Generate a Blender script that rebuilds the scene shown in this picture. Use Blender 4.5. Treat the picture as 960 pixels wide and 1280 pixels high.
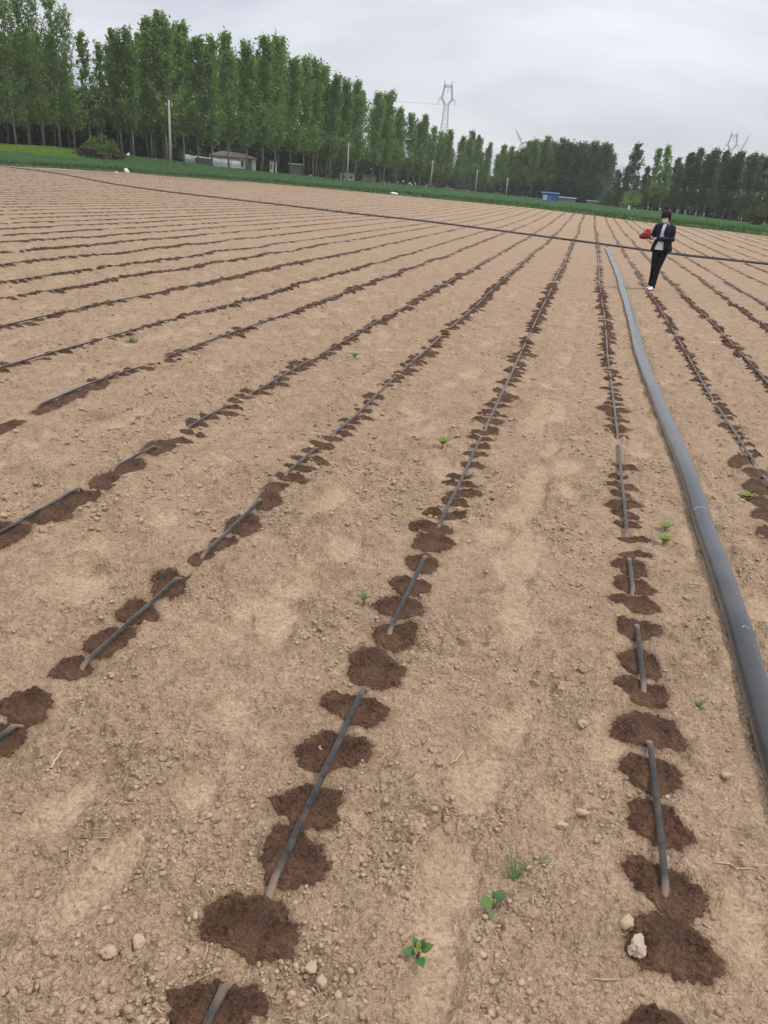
import bpy, bmesh, math, random
import numpy as np
from math import radians, degrees, sin, cos, tan, atan2, hypot, pi
from mathutils import Matrix, Vector

for o in list(bpy.data.objects):
    bpy.data.objects.remove(o, do_unlink=True)
sc = bpy.context.scene
col = sc.collection
RNG = np.random.default_rng(11)
random.seed(5)

# ------------------------------------------------------------------ camera
FPX, CAM_H, PITCH, ROLL = 961.0, 1.66, 23.1, 4.8     # photograph is 960 x 1280
K = CAM_H / 1.5
VP = (740, 252)                                       # where the drip rows meet


def cam_axes():
    p, r = radians(PITCH), radians(ROLL)
    F0, R0, U = np.array([0, 1, 0.]), np.array([1, 0, 0.]), np.array([0, 0, 1.])
    fw = cos(p) * F0 - sin(p) * U
    up = sin(p) * F0 + cos(p) * U
    R = cos(r) * R0 + sin(r) * up
    C = -sin(r) * R0 + cos(r) * up
    d = fw * FPX + R * (VP[0] - 480) - C * (VP[1] - 640)
    yaw = atan2(d[0], d[1])
    c, s = cos(yaw), sin(yaw)
    M = np.array([[c, -s, 0], [s, c, 0], [0, 0, 1]])
    return M @ fw, M @ R, M @ C


FW, RT, UP = cam_axes()
cd = bpy.data.cameras.new('camera')
cd.sensor_fit = 'VERTICAL'
cd.sensor_height = 36.0
cd.lens = FPX / 1280 * 36.0
cd.clip_start = 0.05
cd.clip_end = 6000
cam = bpy.data.objects.new('camera', cd)
cam.matrix_world = Matrix(((RT[0], UP[0], -FW[0], 0), (RT[1], UP[1], -FW[1], 0),
                           (RT[2], UP[2], -FW[2], CAM_H), (0, 0, 0, 1)))
col.objects.link(cam)
sc.camera = cam

# ------------------------------------------------------------------ world, sun, exposure
SUN_EL, SUN_AZ = 58.0, 75.0        # azimuth clockwise from +Y (row direction)
w = bpy.data.worlds.new('World')
sc.world = w
w.use_nodes = True
nt = w.node_tree
nt.nodes.clear()


def N(tree, typ, **kw):
    n = tree.nodes.new(typ)
    for k, v in kw.items():
        if k.startswith('i_'):
            n.inputs[k[2:].replace('_', ' ')].default_value = v
        else:
            setattr(n, k, v)
    return n


def mathn(tree, op, a, b=None, c=None):
    n = tree.nodes.new('ShaderNodeMath')
    n.operation = op
    for i, v in enumerate((a, b, c)):
        if v is None:
            continue
        if isinstance(v, (int, float)):
            n.inputs[i].default_value = v
        else:
            tree.links.new(v, n.inputs[i])
    return n.outputs[0]


def mixc(tree, fac, a, b, blend='MIX'):
    n = tree.nodes.new('ShaderNodeMix')
    n.data_type = 'RGBA'
    n.blend_type = blend
    n.clamp_factor = True
    for sock, v in ((n.inputs[0], fac), (n.inputs[6], a), (n.inputs[7], b)):
        if isinstance(v, (int, float)):
            sock.default_value = v
        elif isinstance(v, tuple):
            sock.default_value = (*v, 1) if len(v) == 3 else v
        else:
            tree.links.new(v, sock)
    return n.outputs[2]


tc = N(nt, 'ShaderNodeTexCoord')
sep = N(nt, 'ShaderNodeSeparateXYZ')
nt.links.new(tc.outputs['Generated'], sep.inputs[0])
zc = mathn(nt, 'MAXIMUM', sep.outputs[2], 0.0)
den = mathn(nt, 'ADD', zc, 0.09)
cu = mathn(nt, 'DIVIDE', sep.outputs[0], den)
cv = mathn(nt, 'DIVIDE', sep.outputs[1], den)
comb = N(nt, 'ShaderNodeCombineXYZ')
nt.links.new(cu, comb.inputs[0])
nt.links.new(cv, comb.inputs[1])
cn = N(nt, 'ShaderNodeTexNoise', i_Scale=0.30, i_Detail=6.0, i_Roughness=0.55, i_Distortion=0.7)
nt.links.new(comb.outputs[0], cn.inputs['Vector'])
rmp = N(nt, 'ShaderNodeMapRange', i_From_Min=0.33, i_From_Max=0.66, i_To_Min=0.0, i_To_Max=1.0)
nt.links.new(cn.outputs['Fac'], rmp.inputs['Value'])
cloud = mixc(nt, rmp.outputs[0], (2.65, 2.85, 3.5), (6.0, 6.0, 6.15))
grad = mathn(nt, 'MULTIPLY_ADD', zc, 2.0, 1.0)          # overcast sky: zenith three times the horizon
vm = N(nt, 'ShaderNodeVectorMath', operation='SCALE')
nt.links.new(cloud, vm.inputs[0])
nt.links.new(grad, vm.inputs['Scale'])
sky = N(nt, 'ShaderNodeTexSky')
sky.sky_type = 'NISHITA'
sky.sun_disc = False
sky.sun_elevation = radians(SUN_EL)
sky.sun_rotation = radians(SUN_AZ)
sky.air_density = 1.0
sky.dust_density = 3.0
skymix = mixc(nt, 0.10, vm.outputs[0], sky.outputs[0])
bg = N(nt, 'ShaderNodeBackground', i_Strength=0.1)
nt.links.new(skymix, bg.inputs['Color'])
wo = N(nt, 'ShaderNodeOutputWorld')
nt.links.new(bg.outputs[0], wo.inputs['Surface'])

sd = bpy.data.lights.new('sun', 'SUN')
sd.energy = 1.45
sd.angle = radians(11)
sd.color = (1.0, 0.95, 0.88)
sun = bpy.data.objects.new('sun', sd)
az, el = radians(SUN_AZ), radians(SUN_EL)
sun.rotation_euler = Vector((sin(az) * cos(el), cos(az) * cos(el), sin(el))).to_track_quat('Z', 'Y').to_euler()
sun.location = (0, 0, 60)
col.objects.link(sun)

sc.render.engine = 'CYCLES'
vs = sc.view_settings
vs.view_transform = 'Standard'
vs.look = 'None'
vs.exposure = 0.5
vs.gamma = 1.0
vs.use_curve_mapping = False
sc.cycles.max_bounces = 6
sc.cycles.transparent_max_bounces = 8
sc.cycles.volume_bounces = 1

# ------------------------------------------------------------------ pixel helpers


def ray(x, y):
    return FW * FPX + RT * (x - 480) - UP * (y - 640)


def gp(x, y, z=0.0):
    d = ray(x, y)
    t = (z - CAM_H) / d[2]
    return d[0] * t, d[1] * t


def bearing(x, y):
    d = ray(x, y)
    return atan2(d[0], d[1])


def tan_el(x, y):
    d = ray(x, y)
    return d[2] / hypot(d[0], d[1])


# ------------------------------------------------------------------ numpy noise


def _hash(ix, iy, seed):
    h = (ix.astype(np.int64) * 374761393 + iy.astype(np.int64) * 668265263 + seed * 1442695041) & 0xFFFFFFFF
    h = ((h ^ (h >> 13)) * 1274126177) & 0xFFFFFFFF
    h = ((h ^ (h >> 16)) * 2246822519) & 0xFFFFFFFF
    return ((h ^ (h >> 15)) & 0xFFFFFF) / float(0x1000000)


def vn(x, y, seed=0):
    x = np.asarray(x, float)
    y = np.asarray(y, float)
    ix, iy = np.floor(x), np.floor(y)
    fx, fy = x - ix, y - iy
    fx = fx * fx * (3 - 2 * fx)
    fy = fy * fy * (3 - 2 * fy)
    a, b = _hash(ix, iy, seed), _hash(ix + 1, iy, seed)
    c, d = _hash(ix, iy + 1, seed), _hash(ix + 1, iy + 1, seed)
    return (a + (b - a) * fx) * (1 - fy) + (c + (d - c) * fx) * fy


def lumps(x, y, cell, seed, fill=0.8):
    """rounded clods: height 0..1 of the tallest hemispherical lump over each point"""
    gx, gy = x / cell, y / cell
    ix, iy = np.floor(gx), np.floor(gy)
    out = np.zeros_like(gx)
    for dx in (-1, 0, 1):
        for dy in (-1, 0, 1):
            jx, jy = ix + dx, iy + dy
            px = jx + 0.15 + 0.7 * _hash(jx, jy, seed)
            py = jy + 0.15 + 0.7 * _hash(jx, jy, seed + 1)
            on = _hash(jx, jy, seed + 2) < fill
            rr = 0.28 + 0.42 * _hash(jx, jy, seed + 3)
            d2 = ((gx - px) ** 2 + (gy - py) ** 2) / rr ** 2
            h = np.sqrt(np.clip(1 - d2, 0, 1)) * rr * on
            out = np.maximum(out, h)
    return out


def sstep(a, b, x):
    t = np.clip((x - a) / (b - a), 0, 1)
    return t * t * (3 - 2 * t)


# ------------------------------------------------------------------ large shape of the land
EC = [0, 160, 220, 340, 500, 660, 800, 960]
EY = [208, 217, 222, 230, 244.5, 259.5, 277, 295]
ED = [74, 82, 85, 90, 92, 86, 70, 60]
E_B = np.array([bearing(x, y) for x, y in zip(EC, EY)])
E_D = np.array(ED, float) * K
E_Z = np.array([CAM_H + d * tan_el(x, y) for x, y, d in zip(EC, EY, E_D)])
TC = [0, 65, 144, 183, 331, 386, 419, 491, 527, 600, 700, 760, 844, 903, 960]
TY = [177, 179, 190, 194, 213, 218, 223, 228, 232, 239, 250, 257, 266, 274, 280]
TD = [100, 102, 105, 107, 118, 126, 138, 165, 185, 225, 200, 165, 150, 145, 140]
T_B = np.array([bearing(x, y) for x, y in zip(TC, TY)])
T_D = np.array(TD, float) * K
T_Z = np.array([CAM_H + d * tan_el(x, y) - 0.30 for x, y, d in zip(TC, TY, T_D)])


def edge_r(b):
    return np.interp(b, E_B, E_D)


def macro(x, y):
    x = np.asarray(x, float)
    y = np.asarray(y, float)
    r = np.hypot(x, y)
    b = np.arctan2(x, y)
    de, ze = np.interp(b, E_B, E_D), np.interp(b, E_B, E_Z)
    dt, zt = np.interp(b, T_B, T_D), np.interp(b, T_B, T_Z)
    z1 = ze * sstep(0.5, 1.0, r / de)
    z2 = ze + (zt - ze) * np.clip((r - de) / (dt - de), 0, 1)
    return np.where(r < de, z1, z2)


# ------------------------------------------------------------------ rows, wet patches, footprints
ROWS_L = [-0.446, -1.335, -2.17, -3.22, -4.02, -5.06, -6.1, -6.9, -7.94, -9.0]
ROWS_L = [round(q * K, 4) for q in ROWS_L]
while ROWS_L[-1] > -52:
    ROWS_L.append(ROWS_L[-1] - 1.05 + random.uniform(-.07, .07))
ROWS_R = [0.432, 1.29, 1.93, 2.72, 3.34]
ROWS_R = [round(q * K, 4) for q in ROWS_R]
while ROWS_R[-1] < 14:
    ROWS_R.append(ROWS_R[-1] + 1.03 + random.uniform(-.07, .07))
ROWS = [(x, 'L', i) for i, x in enumerate(ROWS_L)] + [(x, 'R', i) for i, x in enumerate(ROWS_R)]


def row_dx(x0, y):
    k = int(abs(x0) * 100)
    y = np.asarray(y, float)
    f = np.clip(y / 12, 0.25, 1.5)
    return 0.03 * f * (vn(y / 3.1, y * 0, 40 + k) - .5) + 0.10 * sstep(8, 30, y) * (vn(y / 11., y * 0, 90 + k) - .5)


def row_range(x0):
    y0 = max(-0.6, -x0 / tan(radians(52)) if x0 < 0 else x0 / tan(radians(30)))
    if abs(x0) < 1.1:
        y0 = -0.6
    y = 20.0
    while hypot(x0, y) < edge_r(atan2(x0, y)) - 1.2:
        y += 0.5
    return y0, y


# patches measured in the photograph: centre pixel, width and height in pixels, slant
MEAS = {
    -0.446: [(268, 1258, 135, 80, 0.2), (314, 1156, 128, 92, 0.0), (366, 1072, 102, 76, -0.2), (386, 1006, 104, 56, 0.1),
             (416, 938, 102, 54, 0.2), (444, 886, 92, 44, -0.1), (468, 836, 82, 52, 0.2), (492, 796, 62, 34, 0.0),
             (500, 762, 66, 34, -0.2), (512, 735, 56, 26, 0.2), (528, 704, 50, 24, -0.1), (540, 680, 56, 24, 0.1)],
    0.432: [(822, 1290, 96, 44, 0.1), (838, 1192, 112, 96, -0.75), (830, 1117, 104, 72, -0.55), (820, 1037, 88, 54, -0.35),
            (812, 974, 86, 50, -0.3), (811, 917, 86, 56, -0.2), (802, 868, 66, 36, -0.2), (800, 832, 60, 34, -0.2),
            (795, 790, 58, 32, -.1), (794, 757, 62, 26, -.15), (790, 733, 52, 24, -.2), (788, 709, 50, 22, .1)],
    -1.335: [(0, 925, 60, 60, 0.2), (33, 880, 78, 52, 0.2), (90, 832, 66, 34, 0.1), (136, 797, 68, 46, 0.1), (172, 763, 58, 36, 0.2),
             (211, 728, 58, 36, 0.0), (252, 696, 40, 22, 0.), (278, 678, 40, 26, 0.2), (305, 654, 52, 34, 0.2),
             (335, 628, 42, 26, 0.1), (345, 613, 36, 16, 0.)],
    -2.17: [(5, 672, 80, 36, .1), (68, 645, 60, 34, .2), (98, 626, 52, 32, .1), (131, 606, 46, 24, .1), (162, 588, 44, 24, 0.),
            (200, 560, 44, 26, .1)],
    1.29: [(924, 578, 28, 22, -.3), (944, 594, 32, 18, -.3), (945, 612, 36, 20, -.3), (953, 630, 36, 18, -.2), (957, 647, 38, 18, -.2), (966, 668, 40, 22, -.2)],
    -3.22: [(8, 534, 28, 26, 0.), (60, 509, 40, 20, .1), (92, 497, 38, 20, .2), (120, 487, 30, 16, .1)],
}
MEAS = {round(k * K, 4): v for k, v in MEAS.items()}
patches = []      # x, y, half across, half along, rotation, seed


def add_patch(x, y, rx, ry, rot):
    patches.append((x, y, rx, ry, rot, len(patches)))


for x0, side, i in ROWS:
    y0, y1 = row_range(x0)
    start = y0
    if x0 in MEAS:
        last = 0
        for (px, py, pw, ph, sl) in MEAS[x0]:
            gx, gy = gp(px, py)
            a = gp(px - pw / 2, py)
            b = gp(px + pw / 2, py)
            t = gp(px, py - ph / 2)
            u = gp(px, py + ph / 2)
            k = .90 if abs(x0) < .6 else .82
            add_patch(gx, gy, k * 0.5 * hypot(b[0] - a[0], b[1] - a[1]), k * 0.5 * hypot(t[0] - u[0], t[1] - u[1]), sl)
            last = max(last, gy)
        start = last + 0.16
    rr = np.random.default_rng(int(abs(x0) * 1000) + (7 if side == 'R' else 0))
    y = start
    wet = rr.uniform(0.85, 1.12)
    while y < y1:
        d = hypot(x0, y)
        gap = 0.178 if d < 22 else (0.38 if d < 40 else 0.8)
        if rr.random() > (0.05 if d < 22 else 0.10 + (.22 if abs(x0) < 4 else .5) * float(vn(x0 / 3.7, y / 5.0, 77))):
            s = wet * rr.uniform(0.7, 1.2)
            if rr.random() < 0.1:
                s *= 1.3
            k = 1.0 if d < 22 else (1.55 if d < 40 else 2.6)
            off = rr.uniform(-.035, .055)
            add_patch(x0 + float(row_dx(x0, y)) + off, y, 0.094 * s * (1 if d < 22 else .95), 0.049 * s * k * rr.uniform(.7, 1.25),
                      rr.uniform(-.45, .45))
            if rr.random() < 0.18 and d < 22:
                add_patch(x0 + float(row_dx(x0, y)) + rr.uniform(-.11, .13), y + rr.uniform(-.05, .05), .05 * s, .04 * s, rr.uniform(-1, 1))
        y += gap * rr.uniform(.82, 1.2)

PA = np.array([p[:5] for p in patches])


def patch_radius(theta, seed, hi=True):
    """ragged outline factor for a patch"""
    t = np.asarray(theta, float)
    s = seed * 1.7
    f = 1 + 0.10 * np.sin(2 * t + s) + 0.09 * np.sin(3 * t + 2.1 * s) + 0.05 * np.sin(5 * t + .7 * s)
    if hi:
        f = f + (.045 * np.sin(9 * t + 3.3 * s) + .035 * np.sin(16 * t + 1.3 * s) + .025 * np.sin(27 * t + 2.9 * s) + .02 * np.sin(41 * t + .4 * s))
    return f


# rasters of what happens to the soil close to the camera (8 mm cells)
RX0, RX1, RY0, RY1, RS = -11.0, 7.0, -0.6, 17.0, 0.008
nx, ny = int((RX1 - RX0) / RS), int((RY1 - RY0) / RS)
WET = np.full((ny, nx), -1.0, np.float32)
SMO = np.zeros((ny, nx), np.float32)
DAM = np.zeros((ny, nx), np.float32)


def raster(arr, x, y, rx, ry, rot, fn):
    R = 1.7 * max(rx, ry)
    i0, i1 = int((x - R - RX0) / RS), int((x + R - RX0) / RS) + 1
    j0, j1 = int((y - R - RY0) / RS), int((y + R - RY0) / RS) + 1
    i0, j0 = max(i0, 0), max(j0, 0)
    i1, j1 = min(i1, nx), min(j1, ny)
    if i1 <= i0 or j1 <= j0:
        return
    X = RX0 + (np.arange(i0, i1) + .5) * RS - x
    Y = RY0 + (np.arange(j0, j1) + .5) * RS - y
    X, Y = np.meshgrid(X, Y)
    c, s = cos(rot), sin(rot)
    a, b = (X * c + Y * s) / rx, (-X * s + Y * c) / ry
    v = fn(np.hypot(a, b), np.arctan2(b, a))
    arr[j0:j1, i0:i1] = np.maximum(arr[j0:j1, i0:i1], v)


for (x, y, rx, ry, rot, sd_) in patches:
    if RX0 < x < RX1 and y < RY1:
        raster(WET, x, y, rx, ry, rot, lambda d, t: 1 - d / patch_radius(t, sd_))

# footprints and trodden soil between the rows
feet = []
for (px, py, lx, ly, rot) in [(600, 965, .10, .19, .2), (560, 1115, .085, .24, .1), (545, 1225, .075, .22, .15), (640, 905, .08, .13, -.3),
                              (650, 770, .10, .30, 0), (662, 690, .09, .35, 0), (668, 610, .09, .5, 0), (675, 520, .10, .7, 0), (430, 682, .10, .16, .3),
                              (345, 770, .12, .2, .4), (130, 1095, .07, .16, -.15), (290, 890, .09, .13, .3), (90, 725, .12, .18, .2),
                              (760, 930, .07, .12, 0), (700, 1010, .06, .1, 0), (930, 1150, .08, .14, 0), (800, 560, .1, .3, 0), (560, 590, .12, .3, .2),
                              (250, 985, .07, .12, .3), (80, 1010, .07, .12, .3)]:
    gx, gy = gp(px, py)
    feet.append((gx, gy, lx, ly, rot))
allx = sorted(ROWS_L + ROWS_R)
for a, b in zip(allx[:-1], allx[1:]):
    if b < -11 or a > 7:
        continue
    y = 2.5
    while y < 16:
        if random.random() < .5:
            feet.append(((a + b) / 2 + random.uniform(-.2, .2), y, random.uniform(.06, .12), random.uniform(.1, .3), random.uniform(-.4, .4)))
        y += random.uniform(.25, .6)
for k, (x, y, rx, ry, rot) in enumerate(feet):
    raster(SMO, x, y, rx, ry, rot, lambda d, t: np.clip(1.35 - d / patch_radius(t, k * 3.1 + .5), 0, 1))
# soil pressed flat right under the tapes and the big hose
yy = np.arange(RY0, RY1, RS)[:ny] + RS / 2
for x0 in allx:
    if RX0 + .2 < x0 < RX1 - .2:
        xc = x0 + row_dx(x0, yy)
        ic = ((xc - RX0) / RS).astype(int)
        for o in range(-5, 6):
            DAM[np.arange(ny), np.clip(ic + o, 0, nx - 1)] = np.maximum(DAM[np.arange(ny), np.clip(ic + o, 0, nx - 1)], 1 - max(0, abs(o) - 2) / 4)

HOSE_PX = [(1030, 1120), (990, 1000), (965, 910), (945, 840), (931, 785), (900, 700), (878, 630), (849, 560), (841, 533), (820, 487.5), (799.6, 433),
           (787, 387.5), (774.6, 346), (766, 325), (758.5, 309)]
HOSE = [gp(x, y, 0.055) for x, y in HOSE_PX]
HOSE = [(HOSE[0][0] - .05, -0.6)] + HOSE

hx_ = np.interp(yy, [p[1] for p in HOSE], [p[0] for p in HOSE])
hx_ = np.convolve(np.pad(hx_, 75, mode='edge'), np.ones(151) / 151, 'valid')
ic = ((hx_ - RX0) / RS).astype(int)
for o in range(-13, 14):
    q = np.clip(ic + o, 0, nx - 1)
    DAM[np.arange(ny), q] = np.maximum(DAM[np.arange(ny), q], 1 - max(0, abs(o) - 8) / 6)


def samp(arr, x, y, outside):
    u, w_ = (x - RX0) / RS - .5, (y - RY0) / RS - .5
    i, j = np.floor(u).astype(int), np.floor(w_).astype(int)
    ok = (i >= 0) & (i < nx - 1) & (j >= 0) & (j < ny - 1)
    v = np.full(x.shape, outside, float)
    i, j, fu, fv = i[ok], j[ok], (u - i)[ok], (w_ - j)[ok]
    v[ok] = (arr[j, i] * (1 - fu) + arr[j, i + 1] * fu) * (1 - fv) + (arr[j + 1, i] * (1 - fu) + arr[j + 1, i + 1] * fu) * fv
    return v


def low_relief(x, y):
    r = np.hypot(x, y)
    f = 1 - sstep(14, 34, r)
    return f * (0.045 * (vn(x / 1.4, y / 1.4, 3) - .5) + 0.03 * (vn(x / .42, y / .42, 4) - .5) + .016 * (vn(x / .17, y / .17, 5) - .5))


def ground_z(x, y, clods=True):
    x = np.atleast_1d(np.asarray(x, float))
    y = np.atleast_1d(np.asarray(y, float))
    r = np.hypot(x, y)
    z = macro(x, y) + low_relief(x, y)
    wet = samp(WET, x, y, -1)
    smo = samp(SMO, x, y, 0)
    z = z + 0.016 * np.clip(wet * 1.6, 0, 1) ** .8 - 0.022 * sstep(.1, .9, smo)
    if clods:
        dam = samp(DAM, x, y, 0)
        smo = smo + (.6 * (vn(x / .05, y / .05, 23) - .5) + .5 * (vn(x / .12, y / .12, 24) - .6)) * (smo > .02)
        amp = (1 - sstep(10, 30, r)) * (1 - 0.7 * sstep(-.12, .12, wet)) * (1 - .86 * sstep(.2, .7, smo)) * (1 - .92 * dam)
        patch = sstep(.32, .68, vn(x / .55, y / .55, 21) * .6 + vn(x / .19, y / .19, 22) * .4)
        amp = amp * (.72 + .62 * patch)
        wx = x + .012 * (vn(x / .03, y / .03, 31) - .5)
        wy = y + .012 * (vn(x / .03, y / .03, 32) - .5)
        d = lumps(wx, wy, .075, 50, .22) * .075 * .5
        d = np.maximum(d, lumps(wx, wy, .036, 60, .32) * .036 * .65)
        d = np.maximum(d, lumps(wx, wy, .018, 70, .62) * .018 * .85)
        d = np.maximum(d, lumps(wx, wy, .010, 75, .8) * .010 * .9)
        d = d + .034 * (vn(wx / .16, wy / .16, 35) - .5) + .024 * (vn(wx / .075, wy / .075, 36) - .5)
        d = d + (vn(x / .02, y / .02, 33) - .5) * .006 + (vn(x / .008, y / .008, 34) - .5) * .005
        z = z + d * amp
    return z


def gz(x, y, clods=False):
    return float(ground_z(x, y, clods)[0])


# ------------------------------------------------------------------ object helpers


def tag(o, label=None, cat=None, group=None, kind=None):
    if label:
        o['label'] = label
    if cat:
        o['category'] = cat
    if group:
        o['group'] = group
    if kind:
        o['kind'] = kind
    return o


def link(name, me, mat=None, parent=None, loc=None):
    o = bpy.data.objects.new(name, me)
    col.objects.link(o)
    if mat is not None and me is not None and not me.materials:
        me.materials.append(mat)
    if parent is not None:
        o.parent = parent
    if loc is not None:
        o.location = loc
    return o


def empty(name, loc=(0, 0, 0), rz=0):
    o = bpy.data.objects.new(name, None)
    o.empty_display_size = .2
    o.location = loc
    o.rotation_euler = (0, 0, rz)
    col.objects.link(o)
    return o


def np_mesh(name, V, Fc, smooth=True, attrs=None):
    """V (n,3); Fc (m,k) with k = 3 or 4"""
    V = np.ascontiguousarray(V, np.float32)
    Fc = np.ascontiguousarray(Fc, np.int32)
    me = bpy.data.meshes.new(name)
    m, k = Fc.shape
    me.vertices.add(len(V))
    me.vertices.foreach_set('co', V.ravel())
    me.loops.add(m * k)
    me.loops.foreach_set('vertex_index', Fc.ravel())
    me.polygons.add(m)
    me.polygons.foreach_set('loop_start', np.arange(0, m * k, k, dtype=np.int32))
    me.polygons.foreach_set('loop_total', np.full(m, k, np.int32))
    me.polygons.foreach_set('use_smooth', np.full(m, smooth, bool))
    for an, av in (attrs or {}).items():
        a = me.attributes.new(an, 'FLOAT', 'POINT')
        a.data.foreach_set('value', np.ascontiguousarray(av, np.float32))
    me.update(calc_edges=True)
    return me


class MB:
    """collects boxes, bars and lofts into one mesh"""

    def __init__(s):
        s.v, s.f = [], []

    def add(s, V, Fc):
        n = len(s.v)
        s.v += [tuple(map(float, p)) for p in V]
        s.f += [tuple(i + n for i in q) for q in Fc]
        return s

    def box(s, c, d, rz=0.0):
        x, y, z = [q / 2 for q in d]
        P = []
        for sx, sy, sz in ((-1, -1, -1), (1, -1, -1), (1, 1, -1), (-1, 1, -1), (-1, -1, 1), (1, -1, 1), (1, 1, 1), (-1, 1, 1)):
            a, b = sx * x, sy * y
            P.append((c[0] + a * cos(rz) - b * sin(rz), c[1] + a * sin(rz) + b * cos(rz), c[2] + sz * z))
        return s.add(P, [(0, 3, 2, 1), (4, 5, 6, 7), (0, 1, 5, 4), (1, 2, 6, 5), (2, 3, 7, 6), (3, 0, 4, 7)])

    def loft(s, pts, rad, n=8, ref=(0, 0, 1), cap=True):
        """rad: list of r or (ra, rb) ; ra along side axis, rb along ref-ish axis"""
        pts = [np.array(p, float) for p in pts]
        rings = []
        for i, p in enumerate(pts):
            t = pts[min(i + 1, len(pts) - 1)] - pts[max(i - 1, 0)]
            t = t / (np.linalg.norm(t) + 1e-9)
            rf = np.array(ref, float)
            if abs(np.dot(rf, t)) > .95:
                rf = np.array((0, 1, 0.)) if abs(t[1]) < .9 else np.array((1, 0, 0.))
            a = np.cross(t, rf)
            a /= np.linalg.norm(a)
            b = np.cross(a, t)
            ra, rb = rad[i] if isinstance(rad[i], (tuple, list)) else (rad[i], rad[i])
            rings.append([p + a * ra * cos(2 * pi * k / n) + b * rb * sin(2 * pi * k / n) for k in range(n)])
        V = [q for r in rings for q in r]
        Fc = []
        for i in range(len(pts) - 1):
            for k in range(n):
                k2 = (k + 1) % n
                Fc.append((i * n + k, i * n + k2, (i + 1) * n + k2, (i + 1) * n + k))
        if cap:
            Fc.append(tuple(range(n - 1, -1, -1)))
            Fc.append(tuple((len(pts) - 1) * n + k for k in range(n)))
        return s.add(V, Fc)

    def mesh(s, name, smooth=False):
        me = bpy.data.meshes.new(name)
        me.from_pydata(s.v, [], s.f)
        if smooth:
            me.polygons.foreach_set('use_smooth', [True] * len(me.polygons))
        me.update()
        return me

    def build(s, name, mat, parent=None, smooth=False, loc=None):
        return link(name, s.mesh(name, smooth), mat, parent, loc)


# ------------------------------------------------------------------ materials


def new_mat(name):
    m = bpy.data.materials.new(name)
    m.use_nodes = True
    t = m.node_tree
    b = t.nodes['Principled BSDF']
    return m, t, b


def objcoord(t):
    return N(t, 'ShaderNodeTexCoord').outputs['Object']


def noise(t, vec, scale, detail=3.0, rough=.55):
    n = N(t, 'ShaderNodeTexNoise', i_Scale=scale, i_Detail=detail, i_Roughness=rough)
    t.links.new(vec, n.inputs['Vector'])
    return n.outputs['Fac']


def ramp(t, v, a, b, lo=0., hi=1.):
    n = N(t, 'ShaderNodeMapRange', i_From_Min=a, i_From_Max=b, i_To_Min=lo, i_To_Max=hi)
    t.links.new(v, n.inputs['Value'])
    return n.outputs[0]


def bump(t, b, h, strength, dist):
    n = N(t, 'ShaderNodeBump', i_Strength=strength, i_Distance=dist)
    t.links.new(h, n.inputs['Height'])
    t.links.new(n.outputs[0], b.inputs['Normal'])


def simple(name, c, rough=.7, var=.12, scale=8., metal=0., spec=.3, bumpd=0.0):
    m, t, b = new_mat(name)
    oc = objcoord(t)
    n = noise(t, oc, scale, 4)
    lo = tuple(q * (1 - var) for q in c)
    hi = tuple(min(1, q * (1 + var)) for q in c)
    t.links.new(mixc(t, ramp(t, n, .3, .7), lo, hi), b.inputs['Base Color'])
    b.inputs['Roughness'].default_value = rough
    b.inputs['Metallic'].default_value = metal
    b.inputs['Specular IOR Level'].default_value = spec
    if bumpd:
        bump(t, b, noise(t, oc, scale * 6, 4), .6, bumpd)
    return m


DRY_A, DRY_B, DRY_P = (.285, .200, .127), (.402, .292, .193), (.435, .322, .217)
WET_A, WET_B = (.036, .0175, .0098), (.108, .056, .031)


def crumbs(t, oc, c, calm=None):
    """granular relief from two sizes of cells, each grain a little lighter or darker"""
    hs = None
    for sc_, wgt in ((85., .55), (190., .3)):
        nz = N(t, 'ShaderNodeTexNoise', i_Scale=sc_ * .7, i_Detail=2.0)
        t.links.new(oc, nz.inputs['Vector'])
        ad = N(t, 'ShaderNodeVectorMath', operation='MULTIPLY_ADD')
        t.links.new(nz.outputs['Color'], ad.inputs[0])
        ad.inputs[1].default_value = (.6 / sc_,) * 3
        t.links.new(oc, ad.inputs[2])
        v = N(t, 'ShaderNodeTexVoronoi', i_Scale=sc_)
        t.links.new(ad.outputs[0], v.inputs['Vector'])
        h = mathn(t, 'MULTIPLY', mathn(t, 'SUBTRACT', 1.0, v.outputs['Distance']), wgt)
        if calm is not None:
            h = mathn(t, 'MULTIPLY', h, mathn(t, 'MULTIPLY_ADD', calm, -.75, 1.0))
        hs = h if hs is None else mathn(t, 'ADD', hs, h)
        g = N(t, 'ShaderNodeSeparateXYZ')
        t.links.new(v.outputs['Color'], g.inputs[0])
        c = mixc(t, .5, c, mixc(t, g.outputs[0], (.70, .68, .66), (1.22, 1.22, 1.22)), 'MULTIPLY')
    return hs, c


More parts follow.
